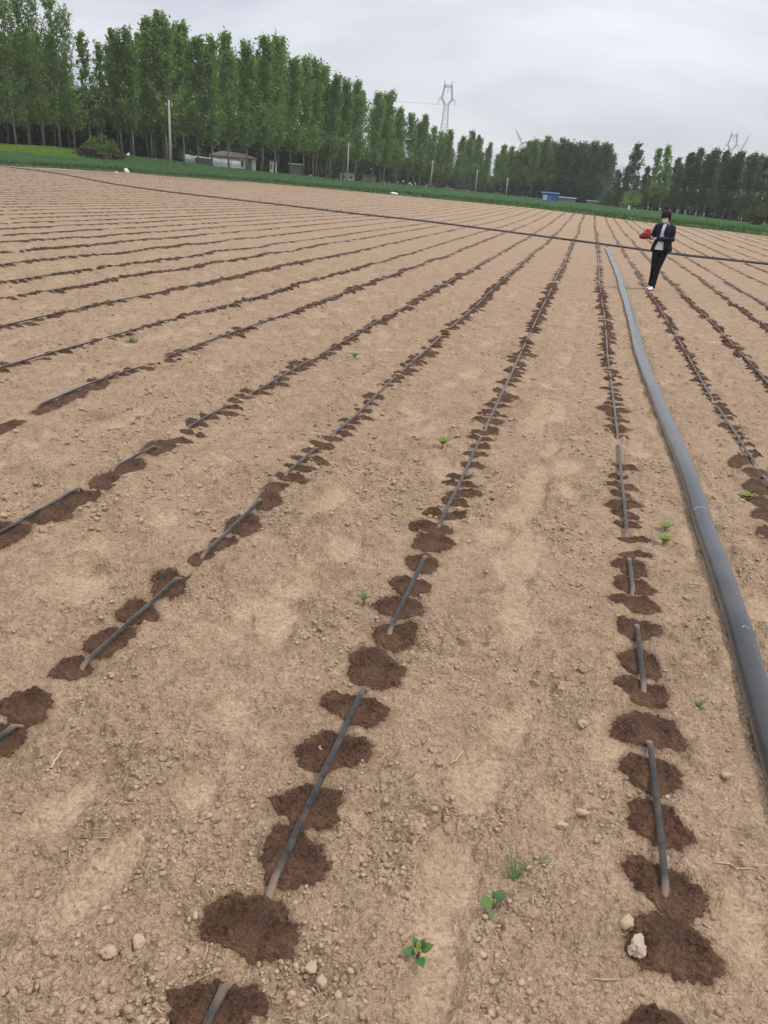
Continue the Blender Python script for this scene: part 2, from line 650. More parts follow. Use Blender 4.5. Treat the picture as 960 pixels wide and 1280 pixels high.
def soil_material():
    m, t, b = new_mat('dry_soil')
    oc = objcoord(t)
    big = noise(t, oc, .9, 4)
    mid = noise(t, oc, 7., 5)
    fine = noise(t, oc, 70., 4, .65)
    mid2 = noise(t, oc, 17., 5, .6)
    gr = noise(t, oc, 260., 3, .6)
    c1 = mixc(t, ramp(t, mid, .3, .72), DRY_A, DRY_B)
    c2 = mixc(t, mathn(t, 'MULTIPLY', ramp(t, big, .35, .75), .45), c1, (.395, .283, .186))
    blot = noise(t, oc, 2.7, 6, .62)
    c2 = mixc(t, ramp(t, blot, .50, .36, 0, .42), c2, (.23, .158, .10))
    far = noise(t, oc, .12, 3)
    c2 = mixc(t, mathn(t, 'MULTIPLY', ramp(t, far, .4, .7), .3), c2, (.39, .275, .185))
    sm = N(t, 'ShaderNodeAttribute', attribute_name='smoothed')
    c2 = mixc(t, ramp(t, mid2, .46, .30, 0, .55), c2, (.20, .135, .085))
    c2 = mixc(t, ramp(t, mid2, .55, .72, 0, .5), c2, (.47, .35, .24))
    sme = mathn(t, 'ADD', sm.outputs['Fac'], mathn(t, 'ADD', mathn(t, 'MULTIPLY', mathn(t, 'SUBTRACT', fine, .5), .9), mathn(t, 'MULTIPLY', mathn(t, 'SUBTRACT', mid, .5), 1.6)))
    c3 = mixc(t, ramp(t, sme, .30, .90, 0, .26), c2, DRY_P)
    c4 = mixc(t, ramp(t, fine, .47, .27, 0, .75), c3, (.125, .078, .046))  # crevice shade between grains, painted into the colour by the fine noise
    c4 = mixc(t, ramp(t, gr, .6, .75, 0, .35), c4, (.43, .31, .21))
    crumb_h, c4 = crumbs(t, oc, c4, sm.outputs['Fac'])
    we = N(t, 'ShaderNodeAttribute', attribute_name='wetness')
    edge = mathn(t, 'ADD', we.outputs['Fac'], mathn(t, 'MULTIPLY', mathn(t, 'SUBTRACT', fine, .5), .55))
    damp = ramp(t, mathn(t, 'ADD', we.outputs['Fac'], mathn(t, 'MULTIPLY', mathn(t, 'SUBTRACT', mid2, .5), .5)), -.30, .0, 0, .55)
    c4 = mixc(t, damp, c4, (.17, .105, .062))
    wf = ramp(t, edge, -.035, .05)
    wc = mixc(t, ramp(t, fine, .3, .7), WET_A, WET_B)
    cc = mixc(t, wf, c4, wc)
    t.links.new(cc, b.inputs['Base Color'])
    b.inputs['Roughness'].default_value = .92
    b.inputs['Specular IOR Level'].default_value = .15
    h = mathn(t, 'ADD', mathn(t, 'ADD', mathn(t, 'MULTIPLY', fine, .5), mathn(t, 'ADD', mathn(t, 'MULTIPLY', mid2, 2.3), mathn(t, 'MULTIPLY', mid, 4.5))), crumb_h)
    bump(t, b, h, 1.0, .012)
    return m


def clod_material():
    m, t, b = new_mat('soil_clods')
    oc = objcoord(t)
    rnd = N(t, 'ShaderNodeNewGeometry').outputs['Random Per Island']
    c1 = mixc(t, rnd, (.30, .215, .139), (.43, .315, .212))
    f = noise(t, oc, 160., 4, .65)
    c2 = mixc(t, ramp(t, f, .45, .25, 0, .5), c1, (.16, .1, .058))
    t.links.new(c2, b.inputs['Base Color'])
    b.inputs['Roughness'].default_value = .95
    b.inputs['Specular IOR Level'].default_value = .12
    bump(t, b, f, .8, .004)
    return m


def wet_material():
    m, t, b = new_mat('wet_soil')
    oc = objcoord(t)
    f = noise(t, oc, 75., 5, .65)
    g = noise(t, oc, 9., 3)
    c = mixc(t, ramp(t, f, .28, .72), WET_A, WET_B)
    c = mixc(t, mathn(t, 'MULTIPLY', ramp(t, g, .45, .7), .5), c, (.155, .078, .043))
    g2 = noise(t, oc, 3.2, 2)
    c = mixc(t, ramp(t, g2, .4, .65, 0, .25), c, (.15, .08, .046))
    rim = N(t, 'ShaderNodeAttribute', attribute_name='rim').outputs['Fac']
    re_ = mathn(t, 'ADD', rim, mathn(t, 'ADD', mathn(t, 'MULTIPLY', mathn(t, 'SUBTRACT', g, .5), .9), mathn(t, 'MULTIPLY', mathn(t, 'SUBTRACT', f, .5), .6)))
    c = mixc(t, ramp(t, re_, .62, 1.12, 0, .5), c, (.18, .11, .065))
    ch, c = crumbs(t, oc, c)
    t.links.new(c, b.inputs['Base Color'])
    b.inputs['Roughness'].default_value = .72
    b.inputs['Specular IOR Level'].default_value = .22
    bump(t, b, mathn(t, 'ADD', ch, f), 1.0, .014)
    return m


def leaf_material(name, a, bcol, trans=.42):
    m, t, b = new_mat(name)
    rnd = N(t, 'ShaderNodeNewGeometry').outputs['Random Per Island']
    oi = N(t, 'ShaderNodeObjectInfo').outputs['Random']
    f = mathn(t, 'ADD', mathn(t, 'MULTIPLY', rnd, .7), mathn(t, 'MULTIPLY', oi, .3))
    c = mixc(t, f, a, bcol)
    t.links.new(c, b.inputs['Base Color'])
    b.inputs['Roughness'].default_value = .6
    b.inputs['Specular IOR Level'].default_value = .25
    tr = N(t, 'ShaderNodeBsdfTranslucent')
    t.links.new(mixc(t, .5, c, (bcol[0] * 1.3, bcol[1] * 1.5, bcol[2] * .8)), tr.inputs['Color'])
    mx = N(t, 'ShaderNodeMixShader')
    mx.inputs[0].default_value = trans
    t.links.new(b.outputs[0], mx.inputs[1])
    t.links.new(tr.outputs[0], mx.inputs[2])
    t.links.new(mx.outputs[0], t.nodes['Material Output'].inputs['Surface'])
    return m


def dusty_black(name, base, rough, dustamt, scale=9., dust=(.26, .19, .13), spec=.38, sheen=0.):
    m, t, b = new_mat(name)
    oc = objcoord(t)
    n = noise(t, oc, scale, 5, .65)
    n2 = noise(t, oc, scale * 14, 3)
    f = mathn(t, 'MULTIPLY', ramp(t, mathn(t, 'ADD', n, mathn(t, 'MULTIPLY', n2, .25)), .5, .8), dustamt)
    t.links.new(mixc(t, f, base, dust), b.inputs['Base Color'])
    t.links.new(mathn(t, 'MULTIPLY_ADD', f, .5, rough), b.inputs['Roughness'])
    b.inputs['Specular IOR Level'].default_value = spec
    b.inputs['Sheen Weight'].default_value = sheen
    b.inputs['Sheen Roughness'].default_value = .35
    b.inputs['Sheen Tint'].default_value = (.86, .90, .90, 1)
    bump(t, b, n2, .25, .002)
    return m


def dusty_tape():
    """black drip tape: dust comes from a vertex attribute (where it dives into the soil) and noise"""
    m, t, b = new_mat('drip_tape_plastic')
    oc = objcoord(t)
    at = N(t, 'ShaderNodeAttribute', attribute_name='dusty').outputs['Fac']
    n = noise(t, oc, 22., 5, .65)
    n2 = noise(t, oc, 5., 3, .65)
    f = mathn(t, 'ADD', mathn(t, 'MULTIPLY', at, .75), mathn(t, 'MULTIPLY', ramp(t, mathn(t, 'ADD', mathn(t, 'MULTIPLY', n, .5), mathn(t, 'MULTIPLY', n2, .5)), .46, .68), .32))
    t.links.new(mixc(t, f, (.008, .010, .013), (.24, .172, .115)), b.inputs['Base Color'])
    t.links.new(mathn(t, 'MULTIPLY_ADD', f, .35, .36), b.inputs['Roughness'])
    b.inputs['Specular IOR Level'].default_value = .32
    b.inputs['Sheen Weight'].default_value = .42
    b.inputs['Sheen Roughness'].default_value = .35
    b.inputs['Sheen Tint'].default_value = (.88, .74, .60, 1)
    return m


M = dict(
    soil=soil_material(), clod=clod_material(), wet=wet_material(), tape=dusty_tape(),
    hose=dusty_black('grey_layflat', (.012, .014, .019), .24, .10, 4.0, spec=.42, sheen=.38),
    header=dusty_black('black_pipe', (.02, .02, .022), .5, .3, 3.0),
    scuff=simple('white_scuff', (.36, .37, .38), .8),
    straw=simple('dry_straw', (.38, .29, .19), .85, .25, 30),
    stone=simple('pale_stone', (.40, .31, .225), .9, .15, 40, bumpd=.003),
    leaf=leaf_material('poplar_leaf', (.085, .155, .046), (.195, .290, .085)),
    leaf2=leaf_material('dark_leaf', (.054, .100, .050), (.110, .172, .082)),
    leaf3=leaf_material('bush_leaf', (.07, .12, .025), (.13, .20, .045)),
    leaf4=leaf_material('brown_leaf', (.055, .06, .03), (.11, .095, .055)),
    crop=leaf_material('crop_blade', (.062, .135, .062), (.135, .235, .112)),
    cropy=leaf_material('yellow_green_blade', (.13, .22, .03), (.22, .33, .05)),
    under=leaf_material('undergrowth_leaf', (.045, .082, .040), (.085, .135, .062)),
    bark=simple('poplar_bark', (.17, .155, .125), .9, .25, 3),
    barkd=simple('dark_bark', (.09, .08, .065), .9, .25, 3),
    lime=simple('limewash', (.42, .42, .39), .9, .12, 5),
    concrete=simple('pole_concrete', (.36, .35, .31), .9, .12, 3),
    steel=simple('galvanised_steel', (.36, .35, .37), .6, .1, 2, metal=.3),
    whitep=simple('white_sheet', (.62, .63, .64), .55, .12, 1.5),
    whitew=simple('white_wall', (.70, .70, .69), .9, .08, 1.5),
    greyw=simple('grey_wall', (.20, .195, .19), .9, .15, 1.5),
    brownr=simple('brown_roof', (.14, .105, .088), .9, .2, 1.2),
    brick=simple('brick_wall', (.25, .185, .16), .9, .2, 3),
    blue=simple('blue_steel', (.035, .115, .33), .5, .12, 2),
    lblue=simple('light_blue_roof', (.20, .34, .60), .5, .08, 2),
    glass=simple('window_glass', (.45, .5, .55), .15, .05, 2, spec=.6),
    dark=simple('dark_opening', (.03, .03, .035), .8),
    plastic=simple('white_plastic', (.78, .78, .77), .45, .05, 10),
    turbine=simple('turbine_white', (.62, .62, .64), .5, .03, 1),
    skin=simple('skin', (.50, .30, .21), .55, .06, 30),
    hair=simple('dark_hair', (.016, .009, .006), .85, .4, 60),
    navy=simple('navy_cloth', (.010, .013, .026), .85, .25, 20),
    black=simple('black_cloth', (.008, .008, .010), .85, .25, 20),
    shirt=simple('white_cloth', (.66, .67, .70), .85, .06, 15),
    mask=simple('mask_cloth', (.72, .74, .77), .8, .04, 20),
    shoe=simple('white_shoe', (.70, .69, .67), .6, .06, 20),
    red=simple('red_case', (.36, .035, .03), .5, .12, 20),
    darkred=simple('dark_red_bag', (.16, .018, .016), .6, .25, 20),
    weed=leaf_material('weed_leaf', (.06, .13, .03), (.11, .20, .045), .2),
    weedd=leaf_material('weed_leaf_dark', (.045, .11, .035), (.08, .17, .05), .2),
    weedy=leaf_material('weed_leaf_yellow', (.13, .17, .03), (.20, .24, .05), .2),
    weedg=leaf_material('weed_grass', (.07, .13, .045), (.15, .22, .085), .2),
    stem=simple('weed_stem', (.16, .09, .05), .8),
)


def land_material():
    m, t, b = new_mat('grass_ground')
    oc = objcoord(t)
    n = noise(t, oc, .35, 5)
    n2 = noise(t, oc, 2.5, 4)
    c = mixc(t, ramp(t, n, .35, .68), (.038, .075, .026), (.075, .12, .042))
    c = mixc(t, mathn(t, 'MULTIPLY', ramp(t, n2, .55, .75), .5), c, (.14, .125, .07))
    t.links.new(c, b.inputs['Base Color'])
    b.inputs['Roughness'].default_value = .95
    b.inputs['Specular IOR Level'].default_value = .1
    bump(t, b, n2, .6, .1)
    return m


M['land'] = land_material()

# ------------------------------------------------------------------ soil field
fine_b = np.linspace(radians(-58), radians(36), 900)
coarse_b = np.linspace(radians(36), radians(302), 60)[1:-1]
B = np.concatenate([fine_b, coarse_b])
nb = len(B)
a0, a1 = atan2(CAM_H, .82), None
nr1, nr2 = 14, 680
S = np.linspace(0, 1, nr2)
bw = np.where(B > pi, B - 2 * pi, B)
rmax = edge_r(bw) + 1.2
ang0 = atan2(CAM_H, .82)
ang1 = np.arctan2(CAM_H, rmax)
Rr = CAM_H / np.tan(ang0 + (ang1[None, :] - ang0) * S[:, None])
near = np.linspace(.08, .80, nr1)[:, None] * np.ones((1, nb))
Rr = np.vstack([near, Rr])
GX, GY = Rr * np.sin(B)[None, :], Rr * np.cos(B)[None, :]
fx, fy = GX.ravel(), GY.ravel()
fz = ground_z(fx, fy)
nrow = Rr.shape[0]
idx = np.arange(nrow * nb).reshape(nrow, nb)
nxt = np.roll(idx, -1, axis=1)
FQ = np.stack([idx[:-1], idx[1:], nxt[1:], nxt[:-1]], -1).reshape(-1, 4)
wet_a = samp(WET, fx, fy, -1)
smo_a = samp(SMO, fx, fy, 0)
smo_a = sstep(.15, .75, smo_a)
me = np_mesh('soil_field', np.stack([fx, fy, fz], 1), FQ[:, ::-1], True, dict(wetness=wet_a, smoothed=smo_a))
field = link('soil_field', me, M['soil'])
tag(field, 'dry brown tilled soil of the field', None, None, 'structure')

# ------------------------------------------------------------------ grass land beyond the field
bl = np.linspace(-pi, pi, 241)[:-1]
rl = np.array([0, .6, 2, 5, 9, 14, 20, 28, 38, 50, 65, 85, 110, 150, 220, 350, 600, 800, 980.])
de = edge_r(bl)
RL = np.vstack([de[None, :] - .5 + rl[:-4, None]] + [np.full((1, len(bl)), q) for q in (300, 500, 750, 980)])
X, Y = RL * np.sin(bl), RL * np.cos(bl)
Z = macro(X.ravel(), Y.ravel()).reshape(X.shape)
Z = Z + .03 * (1 - np.exp(-np.maximum(RL - de, 0))) + np.where(RL < de, -.08, 0.02) + .12 * (vn(X / 6, Y / 6, 9) - .5) * (RL > de + 1)
ii = np.arange(X.size).reshape(X.shape)
jj = np.roll(ii, -1, axis=1)
FL = np.stack([ii[:-1], ii[1:], jj[1:], jj[:-1]], -1).reshape(-1, 4)
land = link('grass_land', np_mesh('grass_land', np.stack([X.ravel(), Y.ravel(), Z.ravel()], 1), FL[:, ::-1]), M['land'])
tag(land, 'grassy land beyond the bare field', None, None, 'structure')


def land_z(x, y):
    return float(macro(x, y)) + .05


# ------------------------------------------------------------------ wet patches
order = np.argsort(-(PA[:, 2] * PA[:, 3]) / (PA[:, 0] ** 2 + PA[:, 1] ** 2 + CAM_H ** 2) ** 1.5 *
                   ((PA[:, 1] > .3) & (np.abs(np.arctan2(PA[:, 0], PA[:, 1]) + radians(10)) < radians(38))))
n_parts = 300


def patch_geo(k, rings, sect):
    x, y, rx, ry, rot = PA[k]
    th = np.arange(sect) * 2 * pi / sect
    dd = np.linspace(0, 1.0, rings + 1)[1:]
    f = patch_radius(th, k, sect >= 48)
    a = dd[:, None] * (f * np.cos(th))[None, :] * rx
    b = dd[:, None] * (f * np.sin(th))[None, :] * ry
    c, s = cos(rot), sin(rot)
    X = np.concatenate([[x], (x + a * c - b * s).ravel()])
    Y = np.concatenate([[y], (y + a * s + b * c).ravel()])
    D = np.concatenate([[0], np.repeat(dd, sect)])
    dist = hypot(x, y)
    if dist < 17:
        z = ground_z(X, Y, True)
        z = z + np.where(D > .97, -.006, .0035)
        z = z + (D < .9) * (1 - .85 * samp(DAM, X, Y, 0)) * (lumps(X, Y, .034, 80, .6) * .034 * .55 + lumps(X, Y, .017, 81, .8) * .017 * .85 + (vn(X / .010, Y / .010, 82) - .5) * .007)
    else:
        z = macro(X, Y) + low_relief(X, Y) + np.where(D > .97, .004, .014 + .0005 * dist)
    patch_geo.rim = D
    V = np.stack([X, Y, z], 1)
    tri = [(0, 1 + q, 1 + (q + 1) % sect) for q in range(sect)]
    for r_ in range(rings - 1):
        o1, o2 = 1 + r_ * sect, 1 + (r_ + 1) * sect
        for q in range(sect):
            q2 = (q + 1) % sect
            tri.append((o1 + q, o2 + q, o2 + q2))
            tri.append((o1 + q, o2 + q2, o1 + q2))
    return V, np.array(tri)


for n_, k in enumerate(order[:n_parts]):
    d = hypot(PA[k, 0], PA[k, 1])
    if d < 2.6:
        rg, se = 26, 84
    elif d < 4.5:
        rg, se = 13, 48
    elif d < 9:
        rg, se = 5, 20
    else:
        rg, se = 2, 12
    V, F = patch_geo(k, rg, se)
    c = V[0].copy()
    link('wet_soil_patch', np_mesh('wet_soil_patch', V - c, F, True, dict(rim=patch_geo.rim)), M['wet'], field, tuple(c))
rest = order[n_parts:]
VV, FF, off = [], [], 0
rd = np.hypot(PA[rest, 0], PA[rest, 1])
for sel, dds, sect in ((rest[rd < 17], np.array([.5, 1.0]), 14), (rest[rd >= 17], np.array([1.0]), 9)):
    th = np.arange(sect) * 2 * pi / sect
    f = np.stack([patch_radius(th, k, False) for k in sel])
    q = PA[sel]
    a = dds[None, :, None] * (f * np.cos(th))[:, None, :] * q[:, 2][:, None, None]
    b = dds[None, :, None] * (f * np.sin(th))[:, None, :] * q[:, 3][:, None, None]
    c, sn = np.cos(q[:, 4])[:, None, None], np.sin(q[:, 4])[:, None, None]
    X = (q[:, 0][:, None, None] + a * c - b * sn).reshape(len(sel), -1)
    Y = (q[:, 1][:, None, None] + a * sn + b * c).reshape(len(sel), -1)
    X = np.concatenate([q[:, :1], X], 1)
    Y = np.concatenate([q[:, 1:2], Y], 1)
    n = X.shape[1]
    D = np.concatenate([[0], np.repeat(dds, sect)])[None, :]
    dist = np.hypot(q[:, 0], q[:, 1])[:, None]
    Z = (ground_z(X.ravel(), Y.ravel(), False)).reshape(X.shape) + np.where(D > .97, .003 + .0003 * dist, .016 + .0005 * dist)
    tri = [(0, 1 + u, 1 + (u + 1) % sect) for u in range(sect)]
    for r_ in range(len(dds) - 1):
        for u in range(sect):
            u2 = (u + 1) % sect
            tri += [(1 + r_ * sect + u, 1 + (r_ + 1) * sect + u, 1 + (r_ + 1) * sect + u2), (1 + r_ * sect + u, 1 + (r_ + 1) * sect + u2, 1 + r_ * sect + u2)]
    tri = np.array(tri)
    VV.append(np.stack([X, Y, Z], -1).reshape(-1, 3))
    FF.append((tri[None] + (np.arange(len(sel)) * n)[:, None, None]).reshape(-1, 3) + off)
    off += len(VV[-1])
tag(link('wet_soil_patches', np_mesh('wet_soil_patches', np.vstack(VV), np.vstack(FF)), M['wet'], field), kind='stuff')

# ------------------------------------------------------------------ clods


def ico(sub):
    bm = bmesh.new()
    bmesh.ops.create_icosphere(bm, subdivisions=sub, radius=1)
    V = np.array([v.co[:] for v in bm.verts])
    F = np.array([[v.index for v in f.verts] for f in bm.faces])
    bm.free()
    return V, F


def rough_ball(sub, seed, amp):
    V, F = ico(sub)
    r = np.random.default_rng(seed)
    d = np.ones(len(V))
    for _ in range(9):
        a = r.normal(size=3)
        a /= np.linalg.norm(a)
        d -= amp * np.clip((V @ a) - r.uniform(.35, .7), 0, 1) * 1.6
    d += r.normal(size=len(V)) * amp * .22
    V = V * d[:, None] * np.array([1, r.uniform(.6, 1), r.uniform(.5, .8)])
    return V, F


tmpl_small = [rough_ball(1, s, .28) for s in range(10)]


def in_hose(x, y):
    hx = np.interp(y, [p[1] for p in HOSE], [p[0] for p in HOSE])
    return np.abs(x - hx) < .10


def scatter(n, rlo, rhi, smin, smax, pw, rng, floor=.05):
    r = np.sqrt(rng.uniform(rlo ** 2, rhi ** 2, n)) if rhi < 3 else np.exp(rng.uniform(math.log(rlo), math.log(rhi), n))
    b = rng.uniform(radians(-52), radians(32), n)
    x, y = r * np.sin(b), r * np.cos(b)
    dens = vn(x / .5, y / .5, 21) * .6 + vn(x / .19, y / .19, 22) * .4
    keep = (rng.random(n) < sstep(.36, .74, dens) + floor) & ((samp(WET, x, y, -1) < -.05) | (rng.random(n) < .05)) & (samp(SMO, x, y, 0) < .25) & ~in_hose(x, y) & (samp(DAM, x, y, 0) < .3)
    x, y = x[keep], y[keep]
    s = smin * (1 - rng.random(len(x)) * (1 - (smin / smax) ** pw)) ** (-1 / pw)
    return x, y, s


def clod_stuff(name, x, y, s, rng):
    V0 = np.stack([t[0] for t in tmpl_small])
    F0 = tmpl_small[0][1]
    n = len(x)
    v = V0[rng.integers(0, len(V0), n)]
    a = rng.uniform(0, 2 * pi, n)
    c, sn = np.cos(a)[:, None], np.sin(a)[:, None]
    P = np.stack([v[..., 0] * c - v[..., 1] * sn, v[..., 0] * sn + v[..., 1] * c, v[..., 2]], -1) * s[:, None, None]
    z = ground_z(x, y, True)
    P += np.stack([x, y, z + .22 * s], -1)[:, None, :]
    F = (F0[None] + (np.arange(n) * V0.shape[1])[:, None, None]).reshape(-1, 3)
    o = link(name, np_mesh(name, P.reshape(-1, 3), F), M['clod'], field)
    tag(o, kind='stuff')


x1, y1, s1 = scatter(32000, .85, 5.5, .0032, .016, 1.35, RNG)
x2, y2, s2 = scatter(17000, 3.6, 19, .008, .027, 2.0, RNG, .4)
clod_stuff('soil_crumbs', np.concatenate([x1, x2]), np.concatenate([y1, y2]), np.concatenate([s1, s2]), RNG)
big_tm = []
for s in range(9):
    V, F = rough_ball(3, 100 + s, .26)
    V = V + .42 * np.stack([vn(V[:, 0] * 4 + 7 * s, V[:, 1] * 4 + V[:, 2] * 5, q) - .5 for q in (1, 2, 3)], 1)
    big_tm.append(np_mesh('soil_clod', V, F))
    big_tm[-1].materials.append(M['clod'])
x3, y3, s3 = scatter(620, .9, 5.5, .012, .030, 2.4, RNG)
for x, y, s in list(zip(x3, y3, s3))[:120]:
    o = link('soil_clod', random.choice(big_tm), None, field, (x, y, gz(x, y, True) - .12 * s))
    o.scale = (s, s, s)
    o.rotation_euler = (random.uniform(-.4, .4), random.uniform(-.4, .4), random.uniform(0, 6.28))

# clods and stones that stand out
for (px, py, wpx, mat, nm, lab, cat) in [
    (793, 1197, 28, 'stone', 'stone', 'pale angular stone at the edge of a wet patch, lower right', 'stone'),
    (780, 1168, 20, 'clod', 'earth_clod', 'brown earth clod just above the pale angular stone', 'clod'),
    (726, 1023, 20, 'clod', 'earth_clod', 'rounded upright earth clod between footprints and right wet patches', 'clod'),
    (704, 1028, 16, 'clod', 'earth_clod', 'smaller earth clod left of the rounded upright clod', 'clod'),
    (388, 1205, 22, 'clod', 'earth_clod', 'lumpy earth clod right of the buried tape at bottom', 'clod'),
    (404, 1222, 22, 'clod', 'earth_clod', 'lower of two lumpy earth clods near the bottom tape', 'clod'),
    (136, 1200, 22, 'clod', 'earth_clod', 'flat earth clod at the lower left of the field', 'clod'),
    (175, 1183, 22, 'clod', 'earth_clod', 'round earth clod below the left footprint', 'clod'),
    (728, 912, 14, 'clod', 'earth_clod', 'earth clod left of the wet patches under the right tape', 'clod'),
    (906, 973, 18, 'clod', 'earth_clod', 'earth clod between the right tape and the grey hose', 'clod'),
    (388, 1067, 5, 'stone', 'pebble', 'tiny white pebble on a wet patch beside the tape', 'pebble'),
    (403, 938, 9, 'stone', 'pebble', 'small pale pebble left of the tape on wet soil', 'pebble'),
]:
    gx, gy = gp(px, py)
    s = wpx / 2 / FPX * math.sqrt(gx * gx + gy * gy + CAM_H ** 2)
    V, F = rough_ball(3, px, .36 if mat == 'stone' else .28)
    V = V + .1 * np.stack([vn(V[:, 0] * 2 + px, V[:, 1] * 3 + V[:, 2] * 4, q) - .5 for q in (1, 2, 3)], 1)
    o = link(nm, np_mesh(nm, V * s, F, mat != 'stone'), M[mat], None, (gx, gy, gz(gx, gy, True) + .35 * s))
    o.rotation_euler = (0, 0, px)
    tag(o, lab, cat)

# straw bits
VV, FF, off = [], [], 0
rs = np.random.default_rng(3)
xs, ys, ss = scatter(1500, .9, 9, .02, .06, 1.6, rs)
for x, y, s in zip(xs[:300], ys, ss):
    a = rs.uniform(0, pi)
    L = s
    wd = rs.uniform(.0008, .0019)
    mid = np.array([x, y, gz(x, y, True) + .006])
    d = np.array([cos(a), sin(a), 0])
    n = np.array([-sin(a), cos(a), 0])
    bend = rs.uniform(-.2, .2) * L
    P = [mid - d * L / 2, mid + n * bend * .5 + np.array([0, 0, rs.uniform(.001, .008)]), mid + d * L / 2]
    mb = MB().loft(P, [wd, wd * 1.1, wd * .8], 4, cap=False)
    VV.append(np.array(mb.v))
    FF.append(np.array(mb.f) + off)
    off += len(mb.v)
tag(link('straw_bits', np_mesh('straw_bits', np.vstack(VV), np.vstack(FF)), M['straw']), 'pale dry straw bits scattered over the soil', 'straw', None, 'stuff')
for (pa, pb, wmm, lab) in [((60, 968), (80, 945), 8, 'short broken stalk lying on soil at the left edge'),
                           ((120, 1002), (160, 975), 2.5, 'thin curved root lying below the left tape'),
                           ((563, 955), (580, 935), 8, 'broad dry husk beside the trodden path'),
                           ((737, 1232), (772, 1231), 3, 'straight straw lying near the bottom right wet patch'),
                           ((348, 905), (357, 880), 3, 'thin straw lying left of the middle tape'),
                           ((97, 900), (107, 878), 4, 'short straw beside the left wet patch'),
                           ((888, 1087), (940, 1092), 4, 'pale straw lying right of the right tape'),
                           ((1020 - 480, 945), (548, 925), 3, 'upright straw piece left of the dry husk')]:
    A, Bq = gp(*pa), gp(*pb)
    mb = MB()
    P = []
    for t in np.linspace(0, 1, 6):
        x, y = A[0] + (Bq[0] - A[0]) * t, A[1] + (Bq[1] - A[1]) * t
        bx = .012 * sin(t * pi) if 'curved' in lab else .002 * sin(t * 5)
        P.append((x + bx, y, gz(x, y, True) + .006 + wmm / 2500))
    mb.loft(P, [(wmm / 2000 * q, wmm / 3000 * q) for q in (.7, 1, 1.05, 1, .95, .7)], 8)
    tag(mb.build('dry_stalk', M['straw'], None, True), lab, 'stalk')

# ------------------------------------------------------------------ drip tapes
ORD = ['first', 'second', 'third', 'fourth', 'fifth', 'sixth', 'seventh', 'eighth', 'ninth', 'tenth', 'eleventh', 'twelfth', 'thirteenth', 'fourteenth',
       'fifteenth', 'sixteenth', 'seventeenth', 'eighteenth', 'nineteenth']
TENS = {2: 'twent', 3: 'thirt', 4: 'fort', 5: 'fift', 6: 'sixt', 7: 'sevent', 8: 'eight', 9: 'ninet'}


def ordinal(n):
    if n <= 19:
        return ORD[n - 1]
    t, u = divmod(n, 10)
    return TENS[t] + 'ieth' if u == 0 else TENS[t] + 'y-' + ORD[u - 1]


BURY_PX = {
    -0.446: [((330, 1130), (288, 1213)), ((457, 856), (481, 806)), ((533, 697), (545, 671))],
    0.432: [((826, 1146), (850, 1300)), ((800, 880), (806, 928)), ((790, 748), (793, 783)), ((782, 675), (785, 698))],
    -1.335: [((92, 842), (28, 897)), ((223, 717), (243, 702)), ((332, 627), (356, 606)), ((407, 565), (420, 551))],
    -2.17: [((110, 615), (138, 598)), ((203, 562), (230, 544)), ((292, 510), (306, 499))],
    1.29: [((944, 587), (951, 598))],
    -3.22: [((-30, 538), (40, 513))],
}
BURY_PX = {round(k * K, 4): v for k, v in BURY_PX.items()}
LEAD = {-0.446: 'black drip tape running up the middle, nearest row left of the footpath',
        0.432: 'black drip tape nearest to the left of the grey hose',
        1.29: 'black drip tape nearest to the right of the grey hose'}
LEAD = {round(k * K, 4): v for k, v in LEAD.items()}
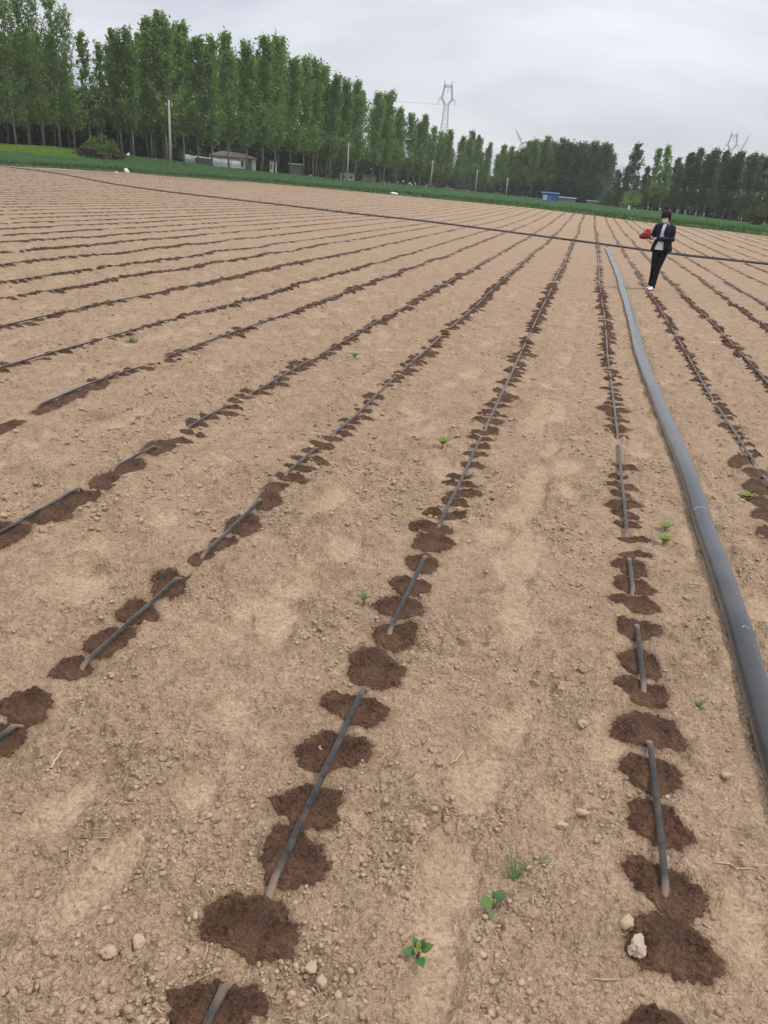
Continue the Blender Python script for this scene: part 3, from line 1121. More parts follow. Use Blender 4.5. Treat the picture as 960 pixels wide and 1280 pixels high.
for x0, side, i in ROWS:
    y0, y1 = row_range(x0)
    rr = np.random.default_rng(int(abs(x0) * 977) + 3)
    bur = []
    ystart = y0
    if x0 in BURY_PX:
        for pa, pb in BURY_PX[x0]:
            a, b = gp(*pa)[1], gp(*pb)[1]
            bur.append((min(a, b), max(a, b)))
        ystart = max(b for a, b in bur) + 1.2
    y = ystart + rr.uniform(.2, 1.0)
    while y < min(y1, 30):
        g = rr.uniform(.10, .32)
        bur.append((y, y + g))
        y += g + rr.uniform(1.2, 3.6) * (1 + y / 10)
    ysamp = [y0]
    while ysamp[-1] < y1:
        d = hypot(x0, ysamp[-1])
        ysamp.append(ysamp[-1] + (.03 if d < 7 else .06 if d < 14 else .2 if d < 24 else .7 if d < 45 else 1.5))
    Yv = np.array(ysamp)
    Xv = x0 + row_dx(x0, Yv)
    zg = ground_z(Xv, Yv, False)
    # a tape is stiff: bridge small hollows
    if len(zg) > 9:
        k = 25
        zs = np.convolve(np.pad(zg, k // 2, mode='edge'), np.ones(k) / k, 'valid')
        zg = np.where(np.hypot(Xv, Yv) < 14, zs, zg)
    dist = np.hypot(Xv, Yv)
    zt = zg + .020 + .0002 * dist
    dust = np.zeros(len(Yv))
    for a, b in bur:
        c_, h_ = (a + b) / 2, (b - a) / 2
        q = np.abs(Yv - c_)
        zt -= .05 * (1 - sstep(h_, h_ + .055, q))
        dust = np.maximum(dust, 1 - sstep(h_ + .02, h_ + .11, q))
    nsec = 10 if abs(x0) < 3 else 6
    th = np.arange(nsec) * 2 * pi / nsec
    cx = np.cos(th) * .0104
    cz = np.sin(th) * .0078
    V = np.stack([Xv[:, None] + cx[None], np.repeat(Yv[:, None], nsec, 1), zt[:, None] + cz[None]], -1).reshape(-1, 3)
    ii = np.arange(len(Yv) * nsec).reshape(len(Yv), nsec)
    jj = np.roll(ii, -1, 1)
    F = np.stack([ii[:-1], jj[:-1], jj[1:], ii[1:]], -1).reshape(-1, 4)
    org = np.array([Xv[0], Yv[0], zg[0]])
    o = link('drip_tape', np_mesh('drip_tape', V - org, F, True, dict(dusty=np.repeat(dust, nsec))), M['tape'], None, tuple(org))
    if x0 in LEAD:
        lab = LEAD[x0]
    elif side == 'L':
        lab = 'black drip tape in the %s row left of the grey hose' % ordinal(i + 2)
    else:
        lab = 'black drip tape in the %s row right of the grey hose' % ordinal(i)
    tag(o, lab, 'drip tape', 'drip tapes along the rows')

# ------------------------------------------------------------------ grey lay-flat hose


def spline(P, step):
    P = np.array(P, float)
    d = np.concatenate([[0], np.cumsum(np.linalg.norm(np.diff(P, axis=0), axis=1))])
    out = []
    n = max(8, int(d[-1] / step))
    for q in np.linspace(0, d[-1], n):
        i = int(np.clip(np.searchsorted(d, q) - 1, 0, len(P) - 2))
        t = (q - d[i]) / (d[i + 1] - d[i])
        p0, p1, p2, p3 = P[max(i - 1, 0)], P[i], P[i + 1], P[min(i + 2, len(P) - 1)]
        m1 = (p2 - p0) / (d[min(i + 1, len(P) - 1)] - d[max(i - 1, 0)]) * (d[i + 1] - d[i])
        m2 = (p3 - p1) / (d[min(i + 2, len(P) - 1)] - d[i]) * (d[i + 1] - d[i])
        out.append((2 * t ** 3 - 3 * t ** 2 + 1) * p1 + (t ** 3 - 2 * t ** 2 + t) * m1 + (-2 * t ** 3 + 3 * t ** 2) * p2 + (t ** 3 - t ** 2) * m2)
    return np.array(out)


def smooth1(a, k):
    return np.convolve(np.pad(a, k // 2, mode='edge'), np.ones(k) / k, 'valid')


HP = spline(HOSE, .06)
HX, HY = smooth1(smooth1(HP[:, 0], 31), 21), HP[:, 1]
HZ = smooth1(ground_z(HX, HY, False), 13)
tx, ty = np.gradient(HX), np.gradient(HY)
tl = np.hypot(tx, ty)
sxx, syy = ty / tl, -tx / tl
prof = []
for k in range(28):                       # inflated lay-flat: round top, faint folded edges
    a = 2 * pi * k / 28
    rx = .050 * (1 + .06 * abs(cos(a)) ** 14)
    rz = .045 if sin(a) > 0 else .038
    prof.append((rx * cos(a), rz * math.copysign(abs(sin(a)) ** .92, sin(a))))
prof = np.array(prof)
s_ = np.arange(len(HX)) * .06
wob = 1 + .05 * (vn(s_ / .9, s_ * 0, 61) - .5) + .010 * (vn(s_ / .22, s_ * 0, 62) - .5)
fat = np.interp(HY, [2.5, 5, 9, 16], [1.0, 1.08, 1.18, 1.3])       # less water in it farther on: wider and flatter
wob = wob * fat
V = np.zeros((len(HX), 28, 3))
V[:, :, 0] = HX[:, None] + sxx[:, None] * prof[None, :, 0] * wob[:, None]
V[:, :, 1] = HY[:, None] + syy[:, None] * prof[None, :, 0] * wob[:, None]
V[:, :, 2] = HZ[:, None] + .034 + prof[None, :, 1] / wob[:, None]
ii = np.arange(len(HX) * 28).reshape(len(HX), 28)
jj = np.roll(ii, -1, 1)
F = np.stack([ii[:-1], jj[:-1], jj[1:], ii[1:]], -1).reshape(-1, 4)
hose = empty('layflat_hose', (float(HX[0]), float(HY[0]), float(HZ[0])))
tag(hose, 'thick grey inflated hose running up the right side of the field', 'hose')
link('hose_tube', np_mesh('hose_tube', V.reshape(-1, 3) - np.array(hose.location), F), M['hose'], hose)


def hose_band(px, py, k0, k1, w_):
    """scuffed white arc over part of the hose"""
    gx, gy = gp(px, py, .07)
    i = int(np.argmin((HX - gx) ** 2 + (HY - gy) ** 2))
    mb = MB()
    P, n = [], 10
    for q in np.linspace(k0, k1, n):
        k = int(q) % 28
        f = q - int(q)
        p = V[i, k] * (1 - f) + V[i, (k + 1) % 28] * f
        c = np.array([HX[i], HY[i], HZ[i] + .030])
        p = c + (p - c) * 1.012
        tdir = np.array([tx[i], ty[i], 0]) / tl[i]
        sk = tdir * .02 * sin((q - k0) / (k1 - k0) * pi)
        P.append(p + sk)
    mb.loft(P, [(w_, .0016)] * n, 6, ref=(0, 0, 1))
    mb.v = [tuple(np.array(p) - np.array(hose.location)) for p in mb.v]
    mb.build('scuff_mark', M['scuff'], hose, True)


hose_band(878, 632, 5.0, 12.0, .0022)
hose_band(925, 782, 5.5, 8.0, .0018)
# clamp where the hose meets the cross pipe
mb = MB()
e = V[-1].mean(0) - np.array(hose.location)
mb.loft([e + np.array([0, -.18, 0]), e + np.array([0, -.02, 0]), e + np.array([0, .25, .0])], [(.052, .047), (.054, .05), (.045, .045)], 16)
mb.build('hose_coupling', M['header'], hose, True)

# ------------------------------------------------------------------ black cross pipe
HEAD_PX = [(-70, 205), (0, 213.5), (70, 222), (150, 233.5), (225, 242), (300, 250), (370, 258), (440, 266.5), (520, 275), (600, 285), (680, 295.5), (760, 306), (850, 318),
           (905, 324), (960, 330), (1060, 342)]
P = [gp(x, y, .04) for x, y in HEAD_PX]
HD = spline(P, .35)
hz = smooth1(macro(HD[:, 0], HD[:, 1]) + low_relief(HD[:, 0], HD[:, 1]), 5) + .03
wig = .10 * (vn(np.arange(len(HD)) / 7., np.zeros(len(HD)), 71) - .5)
pts = [(a, b + w_, c) for (a, b), c, w_ in zip(HD, hz, wig)]
head = empty('cross_pipe', pts[0])
tag(head, 'long black supply pipe lying across all the rows in the distance', 'pipe')
mb = MB().loft([np.array(p) - np.array(pts[0]) for p in pts], [.052] * len(pts), 10)
mb.build('pipe_run', M['header'], head, True)
# little take-off valves where each tape crosses
vmesh = MB().box((0, 0, .045), (.03, .04, .035)).box((0, -.055, .04), (.02, .07, .02)).box((0, 0, .066), (.012, .04, .008)).mesh('takeoff_valve')
vmesh.materials.append(M['header'])
hxs = np.array([p[0] for p in pts])
for x0, side, i in ROWS:
    if hxs.min() < x0 < hxs.max() and abs(x0) < 16:
        y = float(np.interp(x0, hxs, [p[1] for p in pts]))
        z = float(np.interp(x0, hxs, [p[2] for p in pts]))
        link('takeoff_valve', vmesh, None, head, (x0 - pts[0][0], y - pts[0][1], z + .02 - pts[0][2]))

# ------------------------------------------------------------------ crops beyond the field edge


def blades(n, b0, b1, r_fn, h0, h1, wd, rng, lean=.25):
    b = rng.uniform(b0, b1, n)
    r = r_fn(b, rng.random(n))
    x, y = r * np.sin(b), r * np.cos(b)
    z = macro(x, y) + .02
    h = rng.uniform(h0, h1, n) * (.8 + .4 * vn(x / 2.5, y / 2.5, 15))
    h = h * (1 - .5 * np.clip((r - edge_r(b)) / 25, 0, 1))
    a = rng.uniform(0, 2 * pi, n)
    ux, uy = np.cos(a) * wd, np.sin(a) * wd
    lx, ly = rng.normal(size=n) * lean * h, rng.normal(size=n) * lean * h
    V = np.zeros((n, 4, 3))
    V[:, 0] = np.stack([x - ux, y - uy, z], 1)
    V[:, 1] = np.stack([x + ux, y + uy, z], 1)
    V[:, 2] = np.stack([x + ux * .8 + lx * .5, y + uy * .8 + ly * .5, z + h * .65], 1)
    V[:, 3] = np.stack([x + lx, y + ly, z + h], 1)
    F = np.arange(n * 4).reshape(n, 4)
    return V.reshape(-1, 3), F


def depth_b(b):
    return np.interp(b, T_B, T_D) - np.interp(b, E_B, E_D)


rg = np.random.default_rng(21)
BL, BR = bearing(-60, 200), bearing(1020, 290)
Va, Fa = blades(60000, BL, BR, lambda b, u: edge_r(b) + .9 + np.maximum(depth_b(b) - 4, 6) * u ** 1.5, .45, .72, .07, rg)
Vb, Fb = blades(26000, BL, BR, lambda b, u: edge_r(b) + .8 + 3.5 * u, .45, .68, .06, rg)
tag(link('green_crop', np_mesh('green_crop', np.vstack([Va, Vb]), np.vstack([Fa, Fb + len(Va)]), False), M['crop']),
    'strip of dense green crop along the far edge of the field', 'crop', None, 'stuff')
Va, Fa = blades(9000, BL, BR, lambda b, u: edge_r(b) - .3 + 1.3 * u + .6 * np.sin(b * 90), .10, .30, .06, rg, .5)
tag(link('verge_grass', np_mesh('verge_grass', Va, Fa, False), M['weedg']), 'low rough grass at the field edge before the crop', 'grass', None, 'stuff')
b0, b1 = bearing(-60, 185), bearing(97, 188)
Va, Fa = blades(14000, b0, b1, lambda b, u: (86 + 11 * u) * K, .35, .75, .10, rg)
tag(link('yellow_green_crop', np_mesh('yellow_green_crop', Va, Fa, False), M['cropy']), 'bright yellow-green crop patch at far left under the trees', 'crop', None, 'stuff')

# ------------------------------------------------------------------ trees


def leaf_quads(C, size, rng):
    n = len(C)
    a = rng.normal(size=(n, 3))
    a /= np.linalg.norm(a, axis=1)[:, None]
    b = rng.normal(size=(n, 3))
    b -= (b * a).sum(1)[:, None] * a
    b /= np.linalg.norm(b, axis=1)[:, None]
    s = size[:, None]
    V = np.stack([C - a * s, C - b * s * .62, C + a * s, C + b * s * .62], 1)
    return V.reshape(-1, 3), np.arange(n * 4).reshape(n, 4)


def make_poplar(seed, Ht=18., width=1.0, n_limb=38, per=7, nleaf=20, z0f=.20, sig=.36, lsize=(.13, .28), droop=0., lean=.02):
    """trunk-and-limb mesh and leaf mesh of one tree, base at the origin"""
    rng = np.random.default_rng(seed)
    mb = MB()
    lx, ly = rng.normal() * lean, rng.normal() * lean
    zz = np.linspace(0, Ht * .96, 9)
    tp = [np.array([lx * z + .10 * sin(z * .5 + seed), ly * z + .10 * cos(z * .43 + seed), z]) for z in zz]
    tp[0] = np.array([0, 0, -.15])
    rad = [.135 * (1 - .93 * (z / Ht)) + .015 for z in zz]
    rad[0] *= 1.25
    mb.loft(tp, rad, 8)

    def trunk_at(z):
        return np.array([np.interp(z, zz, [p[q] for p in tp]) for q in range(3)])
    C = []
    fork = rng.random() < .5
    for i in range(n_limb):
        u = (i + rng.random()) / n_limb
        z = Ht * (z0f + (.95 - z0f) * u)
        az_ = i * 2.399 + rng.uniform(-.5, .5)
        prof_ = (np.interp(u, [0, .15, .4, .75, 1], [.66, 1.0, 1.0, .80, .36])) * 3.2 * width * rng.uniform(.65, 1.15)
        up = rng.uniform(.55, .85) if u < .25 else rng.uniform(1.15, 2.3)
        d = np.array([cos(az_), sin(az_), up])
        d /= np.linalg.norm(d)
        L = prof_ * (1.0 if u < .2 else 1.15)
        p0 = trunk_at(z)
        p1 = p0 + d * L * .5 + np.array([0, 0, -droop * L * .1])
        p2 = p0 + d * L + np.array([0, 0, .22 * L])
        r0 = .055 * (1 - .7 * u) + .012
        mb.loft([p0, p1, p2], [r0, r0 * .6, r0 * .2], 5, cap=False)
        for k in range(per):
            t = .22 + .78 * (k + rng.random()) / per
            c = (p0 * (1 - t) ** 2 + 2 * p1 * t * (1 - t) + p2 * t ** 2)
            if rng.random() < .22:
                continue
            m = int(nleaf * rng.uniform(.5, 1.4))
            sg = sig * rng.uniform(.6, 1.25) * (1 - .35 * u)
            C.append(c + rng.normal(size=(m, 3)) * np.array([sg, sg, sg * 1.25]))
    top = tp[-1]
    for k in range(5):
        q = top + np.array([rng.normal() * .25, rng.normal() * .25, rng.uniform(-.8, .5)])
        C.append(q + rng.normal(size=(int(nleaf * .8), 3)) * np.array([.16, .16, .42]))
    C = np.vstack(C)
    V, F = leaf_quads(C, rng.uniform(lsize[0], lsize[1], len(C)), rng)
    return mb.mesh('trunk', True), np_mesh('crown', V, F, False)


KINDS = []
for s in range(8):
    tr, cr = make_poplar(200 + s, width=random.uniform(.8, 1.05), n_limb=40)
    tr.materials.append(M['bark'])
    cr.materials.append(M['leaf'])
    KINDS.append((tr, cr))
SPARSE = []
for s in range(3):
    tr, cr = make_poplar(240 + s, width=.72, n_limb=30, nleaf=14, sig=.30)
    tr.materials.append(M['bark'])
    cr.materials.append(M['leaf'])
    SPARSE.append((tr, cr))
AIRY = []
for s in range(3):
    tr, cr = make_poplar(300 + s, width=1.05, n_limb=40, per=8, nleaf=14, z0f=.11, sig=.36, lsize=(.10, .21))
    tr.materials.append(M['bark'])
    cr.materials.append(M['leaf'])
    AIRY.append((tr, cr))
DENSE = []
for s in range(4):
    tr, cr = make_poplar(260 + s, width=1.35, n_limb=46, per=8, nleaf=22, z0f=.10, sig=.5, lsize=(.16, .32))
    tr.materials.append(M['barkd'])
    cr.materials.append(M['leaf2'])
    DENSE.append((tr, cr))
RIGHT = []
for s in range(5):
    tr, cr = make_poplar(280 + s, width=.9, n_limb=38, nleaf=20, z0f=.17, sig=.38)
    tr.materials.append(M['bark'])
    cr.materials.append(M['leaf2'])
    RIGHT.append((tr, cr))
limemesh = MB().loft([(0, 0, -.1), (0, 0, .6), (0, 0, 1.25)], [.185, .160, .150], 10).mesh('painted_base', True)
limemesh.materials.append(M['lime'])


def put_tree(name, kind, b, D, height, label, group, wscale=1.0, lime=False, cat='tree'):
    x, y = D * sin(b), D * cos(b)
    o = empty(name, (x, y, land_z(x, y) - .02), random.uniform(0, 6.28))
    s = height / 18.5
    o.scale = (s * wscale, s * wscale, s)
    link('trunk', kind[0], None, o)
    link('crown', kind[1], None, o)
    if lime:
        link('painted_base', limemesh, None, o)
    tag(o, label, cat, group)
    return o


def tree_from_px(x, ytop, D):
    b = bearing(x, ytop + 20)
    ztop = CAM_H + D * tan_el(x, ytop)
    X, Y = D * sin(b), D * cos(b)
    return b, ztop - land_z(X, Y)


FRONT = [(-42, -8), (-24, -14), (2, -22), (20, -14), (40, -10), (62, -12), (82, 12), (106, 36), (120, 50), (146, 34), (161, 33), (184, 21), (204, 12), (226, 24), (246, 44), (263, 44), (286, 38), (309, 50),
         (329, 44), (346, 42), (366, 70), (383, 69), (396, 72), (416, 91), (434, 97), (450, 99), (470, 114), (486, 111), (499, 132), (515, 140), (529, 142), (541, 157),
         (551, 164), (561, 161), (575, 169), (588, 162), (599, 168), (609, 177)]


def dist_l(x):
    return K * float(np.interp(x, [0, 100, 200, 330, 420, 490, 540, 600], [101, 104, 108, 119, 139, 166, 194, 228]))


for n_, (x, yt) in enumerate(FRONT):
    D = dist_l(x) + random.uniform(-1, 1)
    b, h = tree_from_px(x, yt, D)
    kd = SPARSE[n_ % 3] if x in (106, 120) else random.choice(AIRY if x < 100 else KINDS)
    put_tree('poplar_tree', kd, b, D, h, '%s poplar from the left in the long green row behind the crop' % ordinal(n_ + 1), 'poplars in the long left row', random.uniform(.92, 1.12))
GAPS = [(222, 350), (355, 382), (420, 475)]
for lay in range(3):
    for n_, (xf, yf) in enumerate(FRONT):
        x = xf + random.uniform(-7, 7)
        if 88 < x < 140 or (x < 88 and lay == 1):
            continue
        D = dist_l(x) + 5 + 6 * lay + random.uniform(-1, 1)
        if any(a < x < b for a, b in GAPS):
            if lay < 1:
                continue
            D += 14
        b, h = tree_from_px(x, yf + random.uniform(4, 24) + lay * 5 + (45 if x < 88 else 0), D)
        put_tree('poplar_tree', random.choice(KINDS), b, D, max(h, 8), 'poplar standing %s behind the %s poplar of the long left row' % (('directly', 'two deep', 'three deep')[lay], ordinal(n_ + 1)),
                 'poplars behind the long left row', random.uniform(1., 1.25))
MID = [(622, 192, 0), (631, 180, 0), (641, 182, 0), (651, 184, 0), (661, 175, 0), (670, 173, 0), (679, 169, 0), (689, 176, 0), (697, 180, 0), (706, 175, 1), (716, 181, 1), (726, 180, 1), (737, 178, 1), (746, 182, 1), (756, 180, 1), (763, 193, 1)]
for n_, (x, yt, k) in enumerate(MID):
    D = K * 205 + random.uniform(-3, 6)
    b, h = tree_from_px(x, yt, D)
    o = put_tree('broad_tree', random.choice(DENSE if k else KINDS), b, D, h,
                 '%s tree from the left in the dark dense clump behind the blue cabin' % ordinal(n_ + 1), 'trees in the middle clump', 1.15 if k else 1.3)
for lay in range(2):
    for n_, x in enumerate(range(624, 764, 12)):
        D = K * 214 + 8 * lay
        b, h = tree_from_px(x, float(np.interp(x, [q[0] for q in MID], [q[1] for q in MID])) + random.uniform(5, 16), D)
        put_tree('broad_tree', random.choice(DENSE), b, D, h, '%s tree from the left in the %s hidden line of the dense middle clump' % (ordinal(n_ + 1), ('nearer', 'farther')[lay]), 'trees deep in the middle clump', 1.3)
RGT = [(772, 214), (783, 206), (796, 178), (806, 206), (821, 183), (837, 180), (846, 204), (858, 189), (870, 182), (882, 192), (894, 184), (908, 186), (918, 189), (927, 187), (942, 189), (955, 194), (972, 192), (990, 196), (1010, 192)]
for n_, (x, yt) in enumerate(RGT):
    D = K * float(np.interp(x, [770, 960], [172, 150])) + random.uniform(-2, 2)
    b, h = tree_from_px(x, yt, D)
    put_tree('poplar_tree', random.choice(SPARSE if yt in (180, 183) else RIGHT), b, D, h, '%s poplar from the left in the right-hand row with white painted bases' % ordinal(n_ + 1), 'poplars in the right row', random.uniform(1.15, 1.4), True)
for n_, x in enumerate(range(768, 1000, 13)):
    D = K * float(np.interp(x, [770, 960], [182, 160])) + random.uniform(-2, 4)
    b, h = tree_from_px(x, (208 if x < 845 else 193) + random.uniform(-2, 14), D)
    put_tree('poplar_tree', random.choice(RIGHT), b, D, max(h, 5), '%s poplar from the left in the line behind the right-hand row' % ordinal(n_ + 1), 'poplars behind the right row', random.uniform(1.2, 1.5), True)


def leaf_mass(name, spots, mat, rng, size=(.12, .3), per=60):
    C = []
    for (x, y, z, rx, rz_) in spots:
        m = int(per * rng.uniform(.7, 1.3))
        d = rng.normal(size=(m, 3))
        d /= np.linalg.norm(d, axis=1)[:, None]
        d *= rng.uniform(.3, 1, (m, 1)) ** .5
        C.append(np.array([x, y, z]) + d * np.array([rx, rx, rz_]))
    C = np.vstack(C)
    V, F = leaf_quads(C, rng.uniform(size[0], size[1], len(C)), rng)
    return np_mesh(name, V, F, False)


ru = np.random.default_rng(8)
sp = []
for x in np.arange(-60, 1010, 2.2):
    if 680 < x < 766:
        D = K * 216
    elif x < 610:
        D = dist_l(x) + 22
    else:
        D = K * float(np.interp(x, [610, 690, 770, 960], [240, 226, 194, 172]))
    for q in range(6):
        b = bearing(x + ru.uniform(-2, 2), 200)
        Dq = D + ru.uniform(-2, 12)
        X, Y = Dq * sin(b), Dq * cos(b)
        hh = ru.uniform(.4, 5.6) * (1.0 if x < 610 else .7)
        sp.append((X, Y, land_z(X, Y) + hh, 1.3, .9))
for q in range(420):
    x = ru.uniform(-60, 150)
    b = bearing(x, 200)
    Dq = dist_l(x) + ru.uniform(6, 13)
    X, Y = Dq * sin(b), Dq * cos(b)
    sp.append((X, Y, land_z(X, Y) + ru.uniform(.5, 7.5) * ru.random() ** .4, 1.5, 1.1))
tag(link('undergrowth', leaf_mass('undergrowth', sp, None, ru, (.25, .55), 30), M['under']), 'dark undergrowth filling the gaps behind the tree trunks', 'undergrowth', None, 'stuff')


def bush(px, py, D, w_, h_, mat, label, n=14, per=90):
    D *= K
    b = bearing(px, py)
    X, Y = D * sin(b), D * cos(b)
    o = empty('bush', (X, Y, land_z(X, Y)))
    rr = np.random.default_rng(int(px))
    sp = []
    for q in range(n):
        a, r_ = rr.uniform(0, 6.28), w_ * .5 * rr.random() ** .5
        zt = h_ * rr.uniform(.25, .85) * (1 - .5 * (r_ / (w_ * .5)) ** 2)
        sp.append((r_ * cos(a), r_ * sin(a), zt, w_ * .2, h_ * .18))
    link('foliage', leaf_mass('foliage', sp, None, rr, (.09, .22), per), M[mat], o)
    mb = MB()
    for q in range(6):
        s = sp[q]
        mb.loft([(s[0] * .1, s[1] * .1, -.1), (s[0] * .6, s[1] * .6, s[2] * .6), (s[0], s[1], s[2])], [.05, .035, .01], 5)
    mb.build('stems', M['barkd'], o)
    tag(o, label, 'bush')


bush(126, 170, 97, 3.4, 3.2, 'leaf3', 'yellow-green bush under the poplars at left')
bush(112, 186, 92, 3.6, 1.5, 'leaf4', 'low brownish bush beside the bright crop patch')
bush(140, 188, 94, 3.2, 1.4, 'leaf4', 'low brownish bush nearest the gap in the left trees')
bush(955, 262, 108, 4.6, 3.6, 'leaf4', 'round reddish-brown bush at the right edge', 20)
bush(790, 247, 160, 5.0, 4.0, 'leaf', 'small light green bush below the gap right of the dense clump', 16)
bush(758, 249, 170, 4.0, 3.4, 'leaf2', 'dark bush at the right foot of the dense clump', 16)

# ------------------------------------------------------------------ utility poles
for (xt, yt, xb, yb, D, lab) in [(211, 125, 213, 203, 96, 'tallest pale concrete utility pole, at left before the poplars'),
                                 (436, 178, 434, 222, 135, 'concrete utility pole standing before the middle of the long row'),
                                 (541, 200, 539, 235, 172, 'utility pole below the lattice pylon'),
                                 (597, 212, 595, 240, 196, 'utility pole near the right end of the long row'),
                                 (635, 222, 633, 243, 192, 'shortest utility pole, left of the blue cabin')]:
    b = bearing(xt, yt)
    D *= K
    X, Y = D * sin(b), D * cos(b)
    zb = land_z(X, Y)
    h = CAM_H + D * tan_el(xt, yt) - zb
    o = empty('utility_pole', (X, Y, zb))
    MB().loft([(0, 0, -.3), (0, 0, h * .5), (0, 0, h)], [.17, .14, .10], 10).build('shaft', M['concrete'], o, True)
    MB().box((0, 0, h - .55), (.9, .09, .09)).build('crossarm', M['steel'], o)
    ins = MB().loft([(0, 0, 0), (0, 0, .06), (0, 0, .10), (0, 0, .16)], [.03, .06, .04, .03], 8).mesh('insulator', True)
    ins.materials.append(M['whitew'])
    for q in (-.38, .38):
        link('insulator', ins, None, o, (q, 0, h - .505))
    tag(o, lab, 'utility pole', 'utility poles along the crop')

# ------------------------------------------------------------------ pylons


def pylon(px, ytop, D, label, wire=False, turn=0.0, H_=None):
    b = bearing(px, ytop)
    X, Y = D * sin(b), D * cos(b)
    zb = land_z(X, Y)
    h = CAM_H + D * tan_el(px, ytop) - zb
    o = empty('lattice_pylon', (X, Y, zb), -b + turn)
    k = h / 46.
    mw = .052 * k
    legs, brace, headm, arms = MB(), MB(), MB(), MB()

    def bar(m, p, q, w_=None):
        m.loft([np.array(p) * k, np.array(q) * k], [(w_ or mw)] * 2, 4)
    zw = 36.0
    hb, ht = 3.3, .95
    lv = np.array([0, 7, 13, 18.5, 23.5, 28, 32.2, zw])
    wd = [hb + (ht - hb) * (z / zw) ** .85 for z in lv]
    cs = ((-1, -1), (1, -1), (1, 1), (-1, 1))
    for (a, c) in cs:
        for i in range(len(lv) - 1):
            bar(legs, (a * wd[i], c * wd[i], lv[i]), (a * wd[i + 1], c * wd[i + 1], lv[i + 1]), mw * 1.5)
    for i in range(len(lv) - 1):
        for q in range(4):
            A, Bq = cs[q], cs[(q + 1) % 4]
            bar(brace, (A[0] * wd[i], A[1] * wd[i], lv[i]), (Bq[0] * wd[i + 1], Bq[1] * wd[i + 1], lv[i + 1]))
            bar(brace, (Bq[0] * wd[i], Bq[1] * wd[i], lv[i]), (A[0] * wd[i + 1], A[1] * wd[i + 1], lv[i + 1]))
            bar(brace, (A[0] * wd[i + 1], A[1] * wd[i + 1], lv[i + 1]), (Bq[0] * wd[i + 1], Bq[1] * wd[i + 1], lv[i + 1]))
    # goblet head: two arms that open, straight sides, crossbeam, two peaks
    side = [(1.0, zw), (2.6, 38.2), (2.75, 38.8), (2.3, 41.5), (1.95, 44)]
    for s in (-1, 1):
        for yq in (-.55, .55):
            for (xa, za), (xb, zb_) in zip(side[:-1], side[1:]):
                bar(headm, (s * xa, yq, za), (s * xb, yq, zb_), mw * 1.4)
                bar(headm, (s * (xa - .7), yq, za + .3), (s * (xb - .7), yq, zb_), mw * 1.1)
                for t in (0, .5):
                    xm, zm = xa + (xb - xa) * t, za + (zb_ - za) * t
                    xn, zn = xa + (xb - xa) * (t + .5), za + (zb_ - za) * (t + .5)
                    bar(headm, (s * xm, yq, zm), (s * (xn - .7), yq, zn))
                    bar(headm, (s * (xm - .7), yq, zm), (s * xn, yq, zn))
        bar(headm, (s * 1.95, 0, 44), (s * 1.8, 0, 46), mw * 2)
        bar(headm, (s * 1.2, 0, 44), (s * 1.8, 0, 46), mw * 1.5)
    for zq in (43.3, 44.2):
        for yq in (-.5, .5):
            bar(arms, (-2.0, yq, zq), (2.0, yq, zq), mw * 1.4)
    for i in range(5):
        bar(arms, (-2.0 + .8 * i, .5, 43.3), (-1.2 + .8 * i, .5, 44.2))
        bar(arms, (-2.0 + .8 * i, -.5, 44.2), (-1.2 + .8 * i, -.5, 43.3))
    for i in range(6):
        bar(arms, (-2.0 + .8 * i, -.5, 43.3), (-2.0 + .8 * i, .5, 43.3))
    for s in (-1, 1):
        am = MB()
        bar(am, (s * 2.6, 0, 39.0), (s * 4.0, 0, 38.5), mw * 1.4)
        bar(am, (s * 2.6, 0, 38.0), (s * 4.0, 0, 38.5), mw * 1.2)
        bar(am, (s * 3.2, 0, 38.75), (s * 3.2, 0, 38.25), mw * 1.1)
        am.build('crossarm', M['steel'], o)
    legs.build('leg_frame', M['steel'], o)
    brace.build('bracing', M['steel'], o)
    headm.build('head_frame', M['steel'], o)
    arms.build('crossbeam', M['steel'], o)
    for s in (-1, 0, 1):
        MB().loft([np.array((s * 3.9, 0, 38.5 if s else 43.3)) * k, np.array((s * 3.9, 0, 36.2 if s else 41)) * k], [.13 * k] * 2, 6).build('insulator_string', M['steel'], o)
    tag(o, label, 'pylon', 'lattice pylons')
    return o, k


p1, k1 = pylon(561, 101, 330, 'tall lattice pylon rising above the right end of the long poplar row', turn=.2)
p2, k2 = pylon(919, 164, 560, 'smaller lattice pylon whose head shows above the right-hand row', turn=.25)
# conductors from the first pylon to the left
pm = p1.matrix_basis
for q, s in enumerate((-1, 1)):
    a = pm @ Vector((s * 3.9 * k1, 0, 36.2 * k1))
    e = Vector((a.x - 210, a.y - 12, a.z + 2))
    P = []
    for t in np.linspace(0, 1, 24):
        p = a.lerp(e, t)
        P.append((p.x, p.y, p.z - 9 * 4 * t * (1 - t) * .12))
    tag(MB().loft(P, [.028] * 24, 4).build('power_cable', M['steel']), ['nearer', 'farther'][q] + ' thin power cable running left from the tall pylon', 'cable', 'power cables')

# ------------------------------------------------------------------ wind turbines


